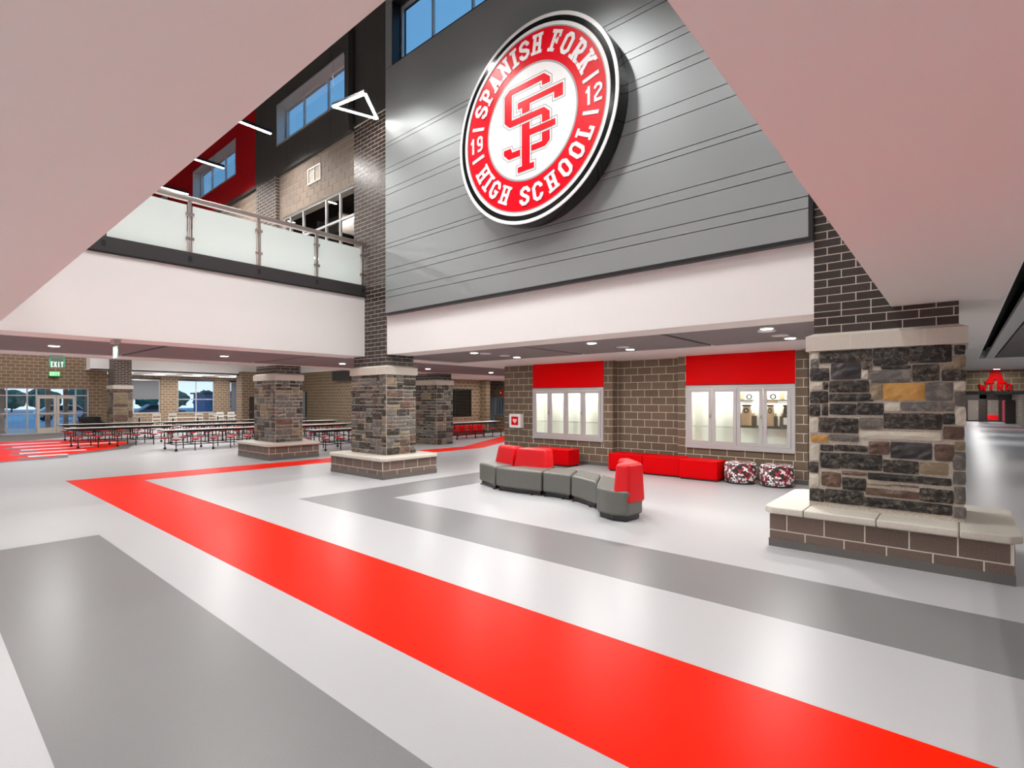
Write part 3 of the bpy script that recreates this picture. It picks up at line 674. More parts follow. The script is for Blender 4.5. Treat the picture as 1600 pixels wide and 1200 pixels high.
mat('cmubase', (.15, .104, .083), .75, noise=(110, .55), var=.12, bump=.35, bscale=150); M['cmubase'] = MATS['cmubase']
# the big column: stones laid as in the photograph (region pixels -> metres on the face)
f_, HY_ = 813.5, 625.0; n1 = math.hypot(946.5, f_); cc, ss = f_/n1, 946.5/n1
def on_face(px, py, Y):
    r = (px-800)/f_; X = (ss*r-cc); t = Y/(cc*r+ss); return X*t, 1.85+(HY_-py)/f_*t
L1 = """92 522 158 575 b;170 515 635 598 d;645 490 952 630 k;957 470 1345 603 k;1368 455 1465 535 k;1362 545 1468 668 t;90 585 158 655 g;85 665 252 768 k;270 620 535 755 n;548 610 635 672 d;541 682 600 752 b;715 643 980 662 k;610 682 982 785 g;995 630 1235 772 d;1250 625 1355 668 t;1255 678 1468 768 d;90 785 195 850 b;203 785 242 850 d;255 775 605 872 d;615 805 722 940 t;735 795 1105 945 o;1112 790 1352 950 g;1362 780 1468 857 b;83 868 242 970 k;255 890 645 955 k;1372 868 1470 995 g;78 985 172 1087 d;190 980 242 1080 k;258 977 498 1075 k;506 970 735 1078 k;745 970 885 1040 b;893 962 1362 1045 g;1377 1005 1470 1168 b"""
L2 = """78 180 155 322 b;165 185 512 327 d;523 185 730 292 g;740 145 1255 296 d;1265 150 1370 248 k;1270 265 1455 385 r;88 340 242 405 o;250 338 520 402 g;530 303 1252 395 b;80 415 162 567 b;175 425 292 485 k;300 425 597 495 k;605 395 787 517 r;800 400 1168 565 n;1192 420 1365 578 r;1377 400 1465 480 t;1357 490 1468 658 g;78 577 157 678 d;175 495 350 642 k;357 500 722 662 k;735 558 1052 692 d;1058 580 1312 702 t;1358 665 1468 787 g;78 685 162 797 b;185 665 357 807 r;368 660 592 708 r;372 715 580 842 d;598 675 1342 797 k;590 760 815 800 t;820 780 1052 812 r;580 808 1055 918 r;1060 810 1358 955 d;1368 798 1468 962 g;80 812 207 938 k;217 818 560 972 k;568 890 1350 1062 k;1366 980 1475 1090 g"""
SL = []
for txt, oy in ((L1, 460), (L2, 620)):
    for e in txt.split(';'):
        a, b, c, d, k = e.split(); a, b, c, d = map(float, (a, b, c, d)); sc_ = 1600/280
        X0, Z1 = on_face(1250+a/sc_, oy+b/sc_, 7.54); X1, Z0 = on_face(1250+c/sc_, oy+d/sc_, 7.54)
        z0, z1 = max(.508, Z0), min(2.468, Z1); u0, u1 = max(0, X0+1.47), min(1.53, X1+1.47)
        if z1-z0 > .015: SL.append((u0, u1, z0, z1, k))
cA = column('wide foreground column of dark rough stone with one orange block and a pale seat slab', -1.42, 0.0, 7.58, .81, 'f', 'd', 1, stonelist=SL, ztop=8)
courses(cA, (-1.42, 7.58, 0), 1.42, 2.969, 4.6, .305, .1016, 'brick', first=1 if 0 else 0, holes=[])
cB = column('stone column left of the grey sign wall whose brick shaft rises to the clerestory', -11.93, -10.51, 7.58, .81, 'fr', 'dggdtrdg', 5, ztop=8.93)
courses(cB, (-11.93, 7.58, 0), 1.42, 2.969, 4.75, .305, .1016, 'brick', holes=[(0, .47, 2.9, 4.75)])
courses(cB, (-11.93, 7.58, 0), 1.42, 4.75, 8.9, .305, .1016, 'brickglazed', 'brick', stuff=True)
cC = column('stone column with a seat slab standing second from the grey sign wall, among stool tables', -17.72, -16.3, 7.58, .81, 'fr', 'gggdtdrg', 9, unit=.11)
box('brick_shaft', 'brkX', (-17.72, -16.3, 7.58, 7.75, 3.0, 8.92), cC)
cD = column('plain stone column without a seat, behind the one beside the grey sign wall', -17.64, -16.26, 14.19, .81, 'fr', 'gdtrdgd', 13, base=False, unit=.12)
cE = column('distant slender stone and brick column by the glazed entrance', -37.25, -35.93, 7.6, .81, '', 'gt', 17, base=False, ztop=4.75)
box('brick_face', 'brkX', (-37.25, -35.93, 7.59, 7.62, 2.69, 4.75), cE); box('brick_face', 'brkY', (-35.94, -35.92, 7.6, 8.41, 2.69, 4.75), cE)
rg = random.Random(3)
for fc, w in (((-37.29, 7.56, 0), 1.4), ((-35.89, 7.56, PI/2), .89)): ashlar(cE, fc, w, .02, 2.47, rg, 'tgtr', .2)

# ------------------------------------------------------------------ railing of the bridge
rl = thing('glass_railing', 'frosted glass railing with steel posts and a flat handrail along the bridge', 'railing', (VX0, 3, 4.46))
ps = [-3.0, -1.7, -.4, .92, 2.26, 3.62, 4.94, 6.27, 7.5]
box('handrail', 'steel', (VX0-.06, VX0+.05, -3, 7.56, 5.74, 5.83), rl, bevel=.01)
for a, b in zip(ps, ps[1:]): box('glass_panel', 'frost', (VX0-.006, VX0+.006, a+.05, b-.05, 4.745, 5.66), rl)
for y in ps:
    p = MB().box(VX0-.02, VX0+.03, y-.026, y-.008, 4.62, 5.74).box(VX0-.02, VX0+.03, y+.008, y+.026, 4.62, 5.74).build('post', 'steel', rl)
    for z in (4.98, 5.46): box('clamp', 'steel', (VX0-.025, VX0+.045, y-.07, y+.07, z, z+.05), p)
    box('foot_bracket', 'blackmetal', (VX0-.02, VX0+.045, y-.03, y+.03, 4.56, 4.66), p)

# ================================================================== THINGS
# ------------------------------------------------------------------ round sign
SX, SZ = -5.77, 6.77
sg = thing('school_sign', 'big round red, white and black school sign with lettering around a monogram', 'sign', (SX, 7.5, SZ))
def sgn(u, v, d): return (SX+u, 7.2-d, SZ+v)          # d > 0 comes out of the face
def disc(name, m, r, d0, d1, k=96, r2=0):
    q = MB()
    if r2 == 0: q.prism([(r*math.cos(2*PI*i/k), r*math.sin(2*PI*i/k)) for i in range(k)], sgn, d0, d1)
    else:
        for i in range(k):
            for rr in (r2, r):
                for d in (d0, d1): q.v.append(sgn(rr*math.cos(2*PI*i/k), rr*math.sin(2*PI*i/k), d))
        for i in range(k):
            a, b = 4*i, 4*((i+1) % k)
            q.f += [(a+1, b+1, b+3, a+3), (a, a+2, b+2, b), (a+2, a+3, b+3, b+2), (a, b, b+1, a+1)]
    return q.build(name, m, sg)
disc('drum', 'signblack', 1.775, -.295, -.004)
disc('outer_ring', 'signwhite', 1.775, -.004, .012, r2=1.715)
disc('black_ring', 'signblack', 1.715, -.004, .006, r2=1.625)
disc('inner_ring', 'signwhite', 1.625, -.004, .012, r2=1.565)
disc('grey_hairline', 'signgrey', 1.567, -.004, .0135, r2=1.548)
disc('red_ring', 'signred', 1.548, -.004, .004, r2=1.015)
disc('grey_hairline', 'signgrey', 1.018, -.004, .0075, r2=.985)
disc('centre_disc', 'signwhite', .985, -.004, .006)
def letter(ch, ang, rad, h, w, flip, name='letter'):
    """glyph standing on the ring; flip = reads from below (bottom words)"""
    a = math.radians(ang); q = MB(); up = -1 if flip else 1
    rx, ry = math.cos(a)*up, math.sin(a)*up; tx, ty = ry, -rx
    for i, p in enumerate(glyph(ch)): q.prism([(rad*math.cos(a)+tx*(x-.31)*w+rx*(y-.5)*h, rad*math.sin(a)+ty*(x-.31)*w+ry*(y-.5)*h) for x, y in p], sgn, .002, .014+i*.0008)
    q.build(name, 'signwhite', sg)
for ch, a in zip('SPANISH', (153.3, 141.3, 129.2, 116.4, 105.6, 95.2, 82.6)): letter(ch, a, 1.315, .345, .37, False)
for ch, a in zip('FORK', (64.6, 51.8, 38.6, 25.6)): letter(ch, a, 1.315, .345, .37, False)
for ch, a in zip('HIGH', (208.0, 218.8, 229.8, 243.2)): letter(ch, a, 1.285, .335, .37, True)
for ch, a in zip('SCHOOL', (265.2, 278.2, 292.2, 306.6, 320.8, 334.0)): letter(ch, a, 1.285, .335, .37, True)
for ch, x in (('1', -1.405), ('9', -1.225), ('1', 1.225), ('2', 1.40)):
    q = MB()
    for i, p in enumerate(glyph(ch)): q.prism([(x+(u-.31)*.26, (v-.5)*.30) for u, v in p], sgn, .002, .014+i*.0008)
    q.build('digit', 'signwhite', sg)
for a in (167.2, 192.8, 12.8, -12.8):
    c, s_ = math.cos(math.radians(a)), math.sin(math.radians(a)); q = MB()
    q.prism([(c*r-s_*w, s_*r+c*w) for r, w in ((1.14, -.03), (1.45, -.03), (1.45, .03), (1.14, .03))], sgn, .002, .016).build('divider_bar', 'signwhite', sg)
MONO = [[(-.587, .645), (-.465, .735), (.324, .735), (.447, .63), (.447, .547), (.278, .547), (.278, .635), (-.418, .635), (-.418, .165), (.324, .15), (.439, .045), (.439, -.096), (.278, -.096), (.278, .053), (-.465, .053), (-.587, .16)],
    [(-.271, .428), (.717, .428), (.717, .22), (.54, .22), (.54, .34), (0, .34), (0, .21), (-.17, .21), (-.17, .317), (-.271, .317)],
    [(-.175, .015), (0, .015), (0, -.125), (.558, -.125), (.558, -.231), (0, -.231), (0, -.73), (.096, -.73), (.096, -.828), (-.271, -.828), (-.271, -.732), (-.175, -.732)],
    [(.278, -.28), (.439, -.28), (.439, -.445), (.336, -.522), (.041, -.522), (.041, -.424), (.278, -.424)],
    [(-.605, -.335), (-.439, -.335), (-.405, -.418), (-.222, -.418), (-.222, -.524), (-.49, -.524), (-.605, -.42)]]
def offset_poly(p, d):
    a = sum(x[0]*y[1]-y[0]*x[1] for x, y in zip(p, p[1:]+p[:1]))
    if a < 0: p = p[::-1]
    o = []; n = len(p)
    for i in range(n):
        A, B, D = Vector(p[i-1]), Vector(p[i]), Vector(p[(i+1) % n]); e1 = (B-A).normalized(); e2 = (D-B).normalized()
        n1 = Vector((e1.y, -e1.x)); n2 = Vector((e2.y, -e2.x)); m = (n1+n2); m = m/max(.3, m.length); o.append(tuple(B+m*d/max(.4, m.dot(n1))))
    return o
for p in MONO:
    q = MB()
    for r in ribbon(offset_poly(p, .042), .015, True): q.prism(r, sgn, .004, .0085)
    q.build('monogram_outline', 'signgrey', sg)
    MB().prism(p, sgn, .004, .014).build('monogram_stroke', 'signred', sg)

# ------------------------------------------------------------------ display cases and trophies
def display_case(label, x0, x1):
    t = thing('display_case', label, 'display case', ((x0+x1)/2, FB, CZ[0])); z0, z1 = CZ; fw = .075; y = FB-.03
    for b in ((x0, x1, z0, z0+fw), (x0, x1, z1-fw, z1), (x0, x0+fw, z0+fw, z1-fw), (x1-fw, x1, z0+fw, z1-fw)): box('frame_rail', 'caseframe', (b[0], b[1], y, FB+.06, b[2], b[3]), t)
    box('bottom_ledge', 'caseframe', (x0-.0, x1+.0, y-.025, FB, z0-.03, z0), t)
    box('back_panel', 'caseback', (x0+.01, x1-.01, 13.27, 13.30, z0, z1), t)
    box('side_panel', 'caseback', (x0, x0+.02, FB+.06, 13.27, z0, z1), t); box('side_panel', 'caseback', (x1-.02, x1, FB+.06, 13.27, z0, z1), t)
    box('floor_panel', 'caseback', (x0+.02, x1-.02, FB+.06, 13.27, z0, z0+.03), t); box('roof_panel', 'caseback', (x0+.02, x1-.02, FB+.06, 13.27, z1-.03, z1), t)
    box('centre_post', 'caseframe', ((x0+x1)/2-.03, (x0+x1)/2+.03, y, FB+.05, z0+fw, z1-fw), t)
    box('light_strip', 'caselit', (x0+.08, x1-.08, FB+.09, FB+.12, z1-.045, z1-.03), t)
    L = lamp((x0+x1)/2, FB+.2, z1-.05, 24, x1-x0-.3, .1, (1, .95, .86)); 
    for z in (1.20, 1.78): box('shelf', 'caseglass', (x0+.03, x1-.03, FB+.1, 13.25, z-.012, z), t)
    n = 4; w = (x1-x0-2*fw)/4
    for i in range(4):
        a = x0+fw+i*w+.006; b = a+w-.012; dz0, dz1 = z0+fw+.006, z1-fw-.006; r = .075
        d = MB().box(a, b, y-.012, y+.02, dz0, dz0+r).box(a, b, y-.012, y+.02, dz1-r, dz1).box(a, a+r, y-.012, y+.02, dz0+r, dz1-r).box(b-r, b, y-.012, y+.02, dz0+r, dz1-r).build('door', 'caseframe', t)
        box('pane', 'caseglass', (a+r, b-r, y, y+.006, dz0+r, dz1-r), d)
        if i in (0, 2): box('lock', 'steel', (b-.05, b-.02, y-.035, y-.012, 1.42, 1.50), d)
    return t
display_case('empty lit trophy display case beside the white defibrillator cabinet', *CA)
display_case('lit display case holding trophies above the patterned ottomans', *CB)
for (a, b), l in ((CA, 'glossy red wall panel above the empty display case'), (CB, 'glossy red wall panel above the case holding trophies')):
    part_thing('wall_panel', l, 'panel', [('red_face', 'casered', (a, b, FB-.018, FB+.01, *RZ)), ('edge_trim', 'blackmetal', (a, b, FB-.012, FB+.01, RZ[0]-.014, RZ[0])), ('edge_trim', 'blackmetal', (a, b, FB-.012, FB+.01, RZ[1], RZ[1]+.005))])
def big_trophy(x, y, z, label, s=1.0, ry=0, dark=False):
    t = thing('trophy', label, 'trophy', (x, y, z), 'large plaque trophies in the display case'); P = 'bronze' if dark else 'gold'
    q = lambda u0, u1, d0, d1, h0, h1: (x+u0*s, x+u1*s, y+d0, y+d1, z+h0, z+h1)
    box('base', 'bronze', q(-.25, .25, -.07, .09, 0, .05), t, bevel=.005)
    box('side_block', 'bronze', q(-.22, -.13, -.04, .06, .05, .28), t); box('side_block', 'bronze', q(.13, .22, -.04, .06, .05, .28), t)
    box('side_cap', 'gold', q(-.18, -.13, -.03, .05, .28, .34), t); box('side_cap', 'gold', q(.13, .18, -.03, .05, .28, .34), t)
    MB().prism([(-.125*s, .05), (.125*s, .05), (.125*s, .28), (.07*s, .50), (-.07*s, .50), (-.125*s, .28)], lambda u, v, d: (x+u, y+d, z+v), -.05, .05).build('plaque', P, t)
    box('text_plate', 'caseback' if dark else 'gold', q(-.09, .09, -.06, -.05, .09, .25), t)
    q2 = MB()
    for i in range(16):
        a, b = 2*PI*i/16, 2*PI*(i+1)/16
        q2.prism([(.062*s*math.cos(a), .062*math.sin(a)), (.062*s*math.cos(b), .062*math.sin(b)), (.038*s*math.cos(b), .038*math.sin(b)), (.038*s*math.cos(a), .038*math.sin(a))], lambda u, v, d: (x+u, y-.05-d, z+.40+v), 0, .012)
    q2.build('emblem_ring', 'blackmetal', t); box('crest_bar', 'blackmetal', q(-.10, .10, -.055, .03, .50, .535), t)
big_trophy(-3.82, 12.98, 1.2, 'single wide wooden trophy with a tan plaque in the third cabinet door', .95)
big_trophy(-3.30, 12.98, 1.2, 'tan plaque trophy, left of the two behind the last cabinet door', .62)
big_trophy(-2.97, 13.0, 1.2, 'dark plaque trophy, right of the two behind the last cabinet door', .6, dark=True)
def small_trophy(x, z, label, bm):
    t = thing('award', label, 'award', (x, 13.0, z), 'small awards on the upper cabinet shelf')
    box('base', bm, (x-.17, x+.17, 12.94, 13.08, z, z+.06), t, bevel=.004); box('base_band', 'blackmetal', (x-.172, x+.172, 12.938, 13.082, z+.06, z+.075), t)
    box('plaque', 'gold', (x-.13, x-.03, 12.98, 13.0, z+.075, z+.24), t)
    q2 = MB()
    for i in range(16):
        a, b = 2*PI*i/16, 2*PI*(i+1)/16
        q2.prism([(.066*math.cos(a), .066*math.sin(a)), (.066*math.cos(b), .066*math.sin(b)), (.04*math.cos(b), .04*math.sin(b)), (.04*math.cos(a), .04*math.sin(a))], lambda u, v, d: (x+.08+u, 12.98+d, z+.145+v), 0, .02)
    q2.build('ring', 'blackmetal', t)
small_trophy(-3.85, 1.78, 'small award with a black ring on a white base in the third cabinet door', 'dado')
small_trophy(-3.33, 1.78, 'small award on a tan base, left one behind the last cabinet door', 'gold')
small_trophy(-2.98, 1.78, 'small award on a pale base, right one behind the last cabinet door', 'caseback')

# defibrillator cabinet and small wall things
x0, x1, y0, y1, z0, z1 = -10.93, -10.47, 12.58, 12.75, .97, 1.41
t = thing('defibrillator_cabinet', 'white wall cabinet with a red window beside the empty display case', 'cabinet', ((x0+x1)/2, y1, z0))
MB().box(x0, x1, y0+.015, y1, z0, z1).build('body', 'dado', t, bevel=.008)
MB().box(x0+.005, x1-.005, y0, y0+.015, z0+.005, z0+.085).box(x0+.005, x1-.005, y0, y0+.015, z1-.085, z1-.005).box(x0+.005, x0+.085, y0, y0+.015, z0+.085, z1-.085).box(x1-.085, x1-.005, y0, y0+.015, z0+.085, z1-.085).build('door', 'signwhite', t)
box('red_window', 'casered', (x0+.085, x1-.085, y0+.005, y0+.012, z0+.085, z1-.085), t)
q = MB(); hx, hz = (x0+x1)/2, (z0+z1)/2+.0
hp = [(0, -.08), (.075, .0), (.075, .045), (.04, .065), (0, .035), (-.04, .065), (-.075, .045), (-.075, 0)]
q.prism(hp, lambda u, v, d: (hx+u, y0+.005-d, hz+v), 0, .006).build('heart_symbol', 'signwhite', t)
q = MB().prism([(.02, .04), (-.025, -.01), (0, -.01), (-.015, -.05), (.03, .0), (.005, .0)], lambda u, v, d: (hx+u, y0-.001-d, hz+v), 0, .004).build('bolt_symbol', 'casered', t)
part_thing('fire_strobe', 'small red fire alarm strobe on the far wall above the grey door', 'alarm', [('housing', 'casered', (-20.6, -20.42, 22.86, 22.95, 2.12, 2.42)), ('lens', 'caseback', (-20.56, -20.46, 22.84, 22.86, 2.2, 2.34))])

# ------------------------------------------------------------------ signs with lettering
def word(text, parent, fn, m, w, h, gap, d0, d1, name='letter', serif=False):
    u = -(len(text)*(w+gap)-gap)/2
    for ch in text:
        q = MB()
        for i, p in enumerate(glyph(ch, serif)): q.prism([(u+x/.62*w, y*h) for x, y in p], fn, d0, d1+i*.0006)
        q.build(name, m, parent); u += w+gap
def exit_sign(label, fn, w, h, m='exitplate', hang=.0):
    c = fn(0, 0, 0); t = thing('exit_sign', label, 'exit sign', c)
    MB().prism(rect(-w/2, 0, w/2, h), fn, -.006, .006).build('plate', m, t)
    for d in (.006, -.006):
        s_ = 1 if d > 0 else -1
        word('EXIT', t, (lambda u, v, dd, s_=s_: fn(u*s_, v, dd*s_)), 'exitletter', w*.16, h*.52, w*.045, .006, .010)
        for v in (h*.06, h*.88): MB().prism(rect(-w*.45, v, w*.45, v+h*.06), (lambda u, v, dd, s_=s_: fn(u, v, dd*s_)), .006, .008).build('green_line', 'exitgreen', t)
        for uu in (-.46, .38): MB().prism([(uu*w, h*.25), ((uu+.08)*w, h*.25), ((uu+.08)*w, h*.8), (uu*w, h*.8)], (lambda u, v, dd, s_=s_: fn(u, v, dd*s_)), .006, .008).build('green_block', 'exitgreen', t)
    return t
t = exit_sign('green glass exit sign hanging over the glazed entrance side of the bridge', lambda u, v, d: (-16.85+d, 2.42+u, 2.66+v), .31, .25)
MB().box(-16.9, -16.8, 2.30, 2.54, 2.91, 2.95).build('canopy', 'alu', t)
t = exit_sign('green glass exit sign hanging edge-on under the bridge soffit', lambda u, v, d: (-11.72+u, 2.50-d, 2.62+v), .32, .22)
MB().box(-11.86, -11.58, 2.45, 2.55, 2.88, 2.95).build('canopy', 'steel', t); MB().box(-11.73, -11.71, 2.49, 2.51, 2.84, 2.88).build('stem', 'steel', t)
t = thing('exit_sign', 'small glowing green exit box on the block wall above the entrance doors', 'exit sign', (-38, 5.3, 3.12))
box('housing', 'litgreen', (-38, -37.9, 5.12, 5.58, 3.16, 3.42), t, bevel=.03); box('lower_housing', 'blackmetal', (-38, -37.92, 5.1, 5.47, 3.08, 3.16), t)
word('EXIT', t, lambda u, v, d: (-37.9+d, 5.35+u, 3.22+v), 'exitletter', .075, .16, .03, 0, .008)
t = thing('wing_sign', 'red A WING lettering on the block wall over the corridor opening', 'sign', (1.0, 25.95, 2.2))
wf = lambda u, v, d: (1.0+u, 26.0-d, 2.2+v)
q = MB()
for i, p in enumerate(glyph('A', True, .2)): q.prism([((x-.31)*.85, .26+y*.52) for x, y in p], wf, .0, .06+i*.002)
q.build('letter', 'casered', t); word('WING', t, wf, 'casered', .19, .25, .035, 0, .06)

# ------------------------------------------------------------------ seating in the lounge
def arc(p, q, b, n=5):
    """points from p to q bulging b to the right-hand side"""
    p, q = Vector(p), Vector(q); d = q-p; nn = Vector((d.y, -d.x)).normalized()
    return [tuple(p+d*(i/n)+nn*b*4*(i/n)*(1-i/n)) for i in range(n)]
def shrink(poly, k):
    return offset_poly([tuple(p) for p in poly], -k)
def sofa_unit(label, plan, back=None):
    cx = sum(p[0] for p in plan)/len(plan); cy = sum(p[1] for p in plan)/len(plan)
    t = thing('sofa_unit', label, 'sofa', (cx, cy, 0), 'units of the curved grey sofa')
    I = lambda u, v, d: (u, v, d)
    MB().prism(shrink(plan, .05), I, 0.015, .10).build('plinth', 'blackmetal', t)
    MB().prism(plan, I, .085, .475).build('seat', 'sofag', t, bevel=.045, seg=3)
    for p in (plan[0], plan[len(plan)//2]): MB().tube((p[0]*.85+cx*.15, p[1]*.85+cy*.15, 0), (p[0]*.85+cx*.15, p[1]*.85+cy*.15, .02), .025, 10).build('glide', 'blackmetal', t)
    if back:
        poly, z0, z1, lean = back; bx = sum(p[0] for p in poly)/len(poly); by = sum(p[1] for p in poly)/len(poly)
        q = MB(); n = len(poly)
        if sum(p[0]*r[1]-r[0]*p[1] for p, r in zip(poly, poly[1:]+poly[:1])) < 0: poly = poly[::-1]
        zl = z0 if isinstance(z0, list) else [z0]*n
        q.v = [(x, y, z) for (x, y), z in zip(poly, zl)]+[((x-bx)*.84+bx+lean[0], (y-by)*.86+by+lean[1], z1) for x, y in poly]
        q.f = [tuple(range(n))[::-1], tuple(range(n, 2*n))]+[(i, (i+1) % n, n+(i+1) % n, n+i) for i in range(n)]
        q.build('backrest', 'sofar', t, bevel=.05, seg=3)
A_ = [*arc((-8.02, 8.22), (-7.27, 7.90), -.02, 4), (-7.27, 7.90), (-7.17, 8.70), (-7.80, 8.86), (-8.04, 8.6)]
B_ = [*arc((-7.23, 7.89), (-6.08, 7.95), .05, 6), (-6.08, 7.95), (-6.36, 8.74), *arc((-6.36, 8.74), (-7.15, 8.70), .0, 2)]
C_ = [*arc((-6.06, 7.95), (-5.40, 7.93), -.02, 4), (-5.40, 7.93), (-5.72, 8.66), (-6.34, 8.74)]
D_ = [*arc((-5.38, 7.92), (-4.60, 7.53), -.03, 4), (-4.60, 7.53), (-5.06, 8.42), (-5.70, 8.66)]
E_ = [(-4.58, 7.50), (-4.36, 7.13), (-4.02, 7.00), (-3.78, 7.07), (-3.74, 7.48), (-4.36, 8.04), (-5.02, 8.39)]
sofa_unit('far left end unit of the curved grey sofa, with a red back', A_, ([(-7.93, 8.62), (-7.20, 8.36), (-7.15, 8.72), (-7.80, 8.90), (-7.98, 8.78)], .42, .84, (.02, .05)))
sofa_unit('second curved grey sofa unit, the wider one with a red back', B_, ([(-7.17, 8.36), (-6.32, 8.40), (-6.36, 8.76), (-7.12, 8.72)], .42, .84, (0, .05)))
sofa_unit('backless grey sofa unit in the middle of the curve', C_)
sofa_unit('backless grey sofa unit next to the near end unit', D_)
sofa_unit('near end unit of the curved grey sofa, with a tall red back at its side', E_, ([(-4.00, 7.00), (-3.76, 7.07), (-3.71, 7.50), (-4.28, 8.04), (-4.44, 7.86), (-4.08, 7.46)], [.43, .27, .27, .30, .47, .47], .87, (.0, .03)))
def bench(label, x0, x1, y0, y1, h, group='red benches along the trophy wall'):
    t = thing('bench', label, 'bench', ((x0+x1)/2, (y0+y1)/2, 0), group)
    box('base', 'blackmetal', (x0+.03, x1-.03, y0+.03, y1-.03, .0, .05), t); box('cushion', 'benchr', (x0, x1, y0, y1, .03, h), t, bevel=.03, seg=3)
    MB().tube((x0+.02, y0-.001, h-.03), (x1-.02, y0-.001, h-.03), .006, 6).build('piping', 'benchr', t)
bench('red upholstered bench under the empty display case behind the curved sofa', -9.45, -8.15, 11.86, 12.42, .47)
bench('red bench in the wall recess, the one nearer the empty display case', -6.98, -6.02, 11.98, 12.55, .47)
bench('red bench in the wall recess, the one in its nearer corner', -6.00, -5.04, 11.96, 12.53, .47)
bench('red bench under the trophy case beside the patterned ottomans', -5.02, -4.12, 11.86, 12.45, .46)
def ottoman(label, x, y):
    t = thing('ottoman', label, 'ottoman', (x, y, 0), 'patterned round ottomans')
    MB().lathe([(.31, 0), (.32, .03), (.32, .04)], (x, y, 0), 28).build('base', 'blackmetal', t)
    MB().lathe([(.32, .035), (.335, .06), (.34, .22), (.335, .40), (.318, .44), (.28, .46)], (x, y, 0), 28).build('drum', 'patch', t, smooth=True)
    MB().lathe([(.337, .40), (.342, .408), (.337, .416)], (x, y, 0), 28).build('welt', 'blackmetal', t)
ottoman('round ottoman in red, white and black print beside the red bench', -3.72, 12.18)
ottoman('round ottoman in red, white and black print nearest the wide stone column', -2.98, 12.20)
bench('red bench seen through the glass doors at the end of the corridor', 1.75, 2.7, 64, 64.6, .5, 'far bench')
bench('red bench against the serving wall behind the far stool table', -20.2, -19.55, 18.3, 20.4, .5, 'far bench')

# ------------------------------------------------------------------ stool tables
def stool_table(label, x, y0, L=3.66, root=None):
    t = thing('stool_table', label, 'table', (x, y0+L/2, 0), 'folding stool tables in the dining area')
    box('tabletop', 'laminate', (x-.38, x+.38, y0, y0+L/2-.005, .735, .757), t); box('tabletop', 'laminate', (x-.38, x+.38, y0+L/2+.005, y0+L, .735, .757), t)
    MB().box(x-.385, x+.385, y0-.006, y0, .715, .755).box(x-.385, x+.385, y0+L, y0+L+.006, .715, .755).box(x-.386, x-.38, y0, y0+L, .715, .755).box(x+.38, x+.386, y0, y0+L, .715, .755).build('edge_band', 'tubeb', t)
    MB().box(x-.2, x-.16, y0+.15, y0+L-.15, .66, .715).box(x+.16, x+.2, y0+.15, y0+L-.15, .66, .715).build('under_rail', 'tubeb', t)
    for i in range(6):
        y = y0+.30+i*(L-.6)/5
        q = MB().tube((x-.72, y, .235), (x+.72, y, .235), .018, 6).tube((x-.18, y, .235), (x-.18, y, .69), .018, 6).tube((x+.18, y, .235), (x+.18, y, .69), .018, 6)
        q.build('cross_frame', 'tubeb', t)
        for s_ in (-1, 1):
            MB().tube((x+s_*.62, y, .0 if i in (1, 3, 4) else .05), (x+s_*.62, y, .40), .018, 8).build('leg', 'tubeb', t)
            MB().lathe([(.035, .385), (.09, .40), (.165, .428), (.17, .44), (.16, .447)], (x+s_*.62, y, 0), 14).build('stool_seat', 'stool', t, smooth=True)
            if i in (0, 2, 5):
                MB().tube((x+s_*.62-.015, y, .045), (x+s_*.62+.015, y, .045), .045, 12).build('caster', 'tubeb', t)
    for s_ in (-1, 1): MB().tube((x+s_*.62, y0+.3, .235), (x+s_*.62, y0+L-.3, .235), .014, 6).build('side_bar', 'tubeb', t)
TB = [(-21.9, 6.0, 'nearest stool table left of the stone column with a seat slab'), (-21.9, 9.9, 'stool table directly behind the stone column with a seat slab'),
      (-26.0, 3.95, 'stool table standing on the red floor emblem, front one'), (-26.0, 7.85, 'stool table in line behind the one on the red floor emblem'), (-26.0, 11.75, 'last stool table of the row that starts on the red floor emblem'),
      (-30.2, 4.4, 'stool table closest to the glazed entrance doors'), (-30.2, 8.3, 'middle stool table of the row by the glazed entrance'), (-30.2, 12.2, 'last stool table of the row by the glazed entrance, near the pier'),
      (-17.95, 9.55, 'stool table between the two nearest stone columns'), (-18.35, 16.4, 'stool table by the serving wall in front of a red bench'), (-22.2, 13.9, 'stool table before the tan block wall')]
for x, y, l in TB: stool_table(l, x, y)

# ------------------------------------------------------------------ white chairs, small tables and a dark couch by the windows
def chair(label, x, y, ry=0):
    t = thing('side_chair', label, 'chair', (x, y, 0), 'white chairs by the far windows')
    box('seat', 'dado', (x-.23, x+.23, y-.23, y+.23, .44, .48), t)
    box('back_rail', 'dado', (x-.25, x-.21, y-.23, y+.23, .82, .98), t); box('back_rail', 'dado', (x-.25, x-.21, y-.23, y+.23, .60, .70), t)
    for a in (-.21, .21):
        MB().tube((x-.23, y+a, 0), (x-.23, y+a, .98), .02, 6).build('leg', 'dado', t); MB().tube((x+.21, y+a, 0), (x+.21, y+a, .44), .02, 6).build('leg', 'dado', t)
for i, (x, y) in enumerate(((-38.6, 10.4), (-38.6, 11.3), (-38.6, 12.85), (-38.2, 13.55), (-40.6, 14.9), (-40.6, 15.65), (-40.6, 16.3))):
    chair('white chair by the far windows, %s along the row from the glazed entrance' % ['first', 'second', 'third', 'fourth', 'fifth', 'sixth', 'last'][i], x, y)
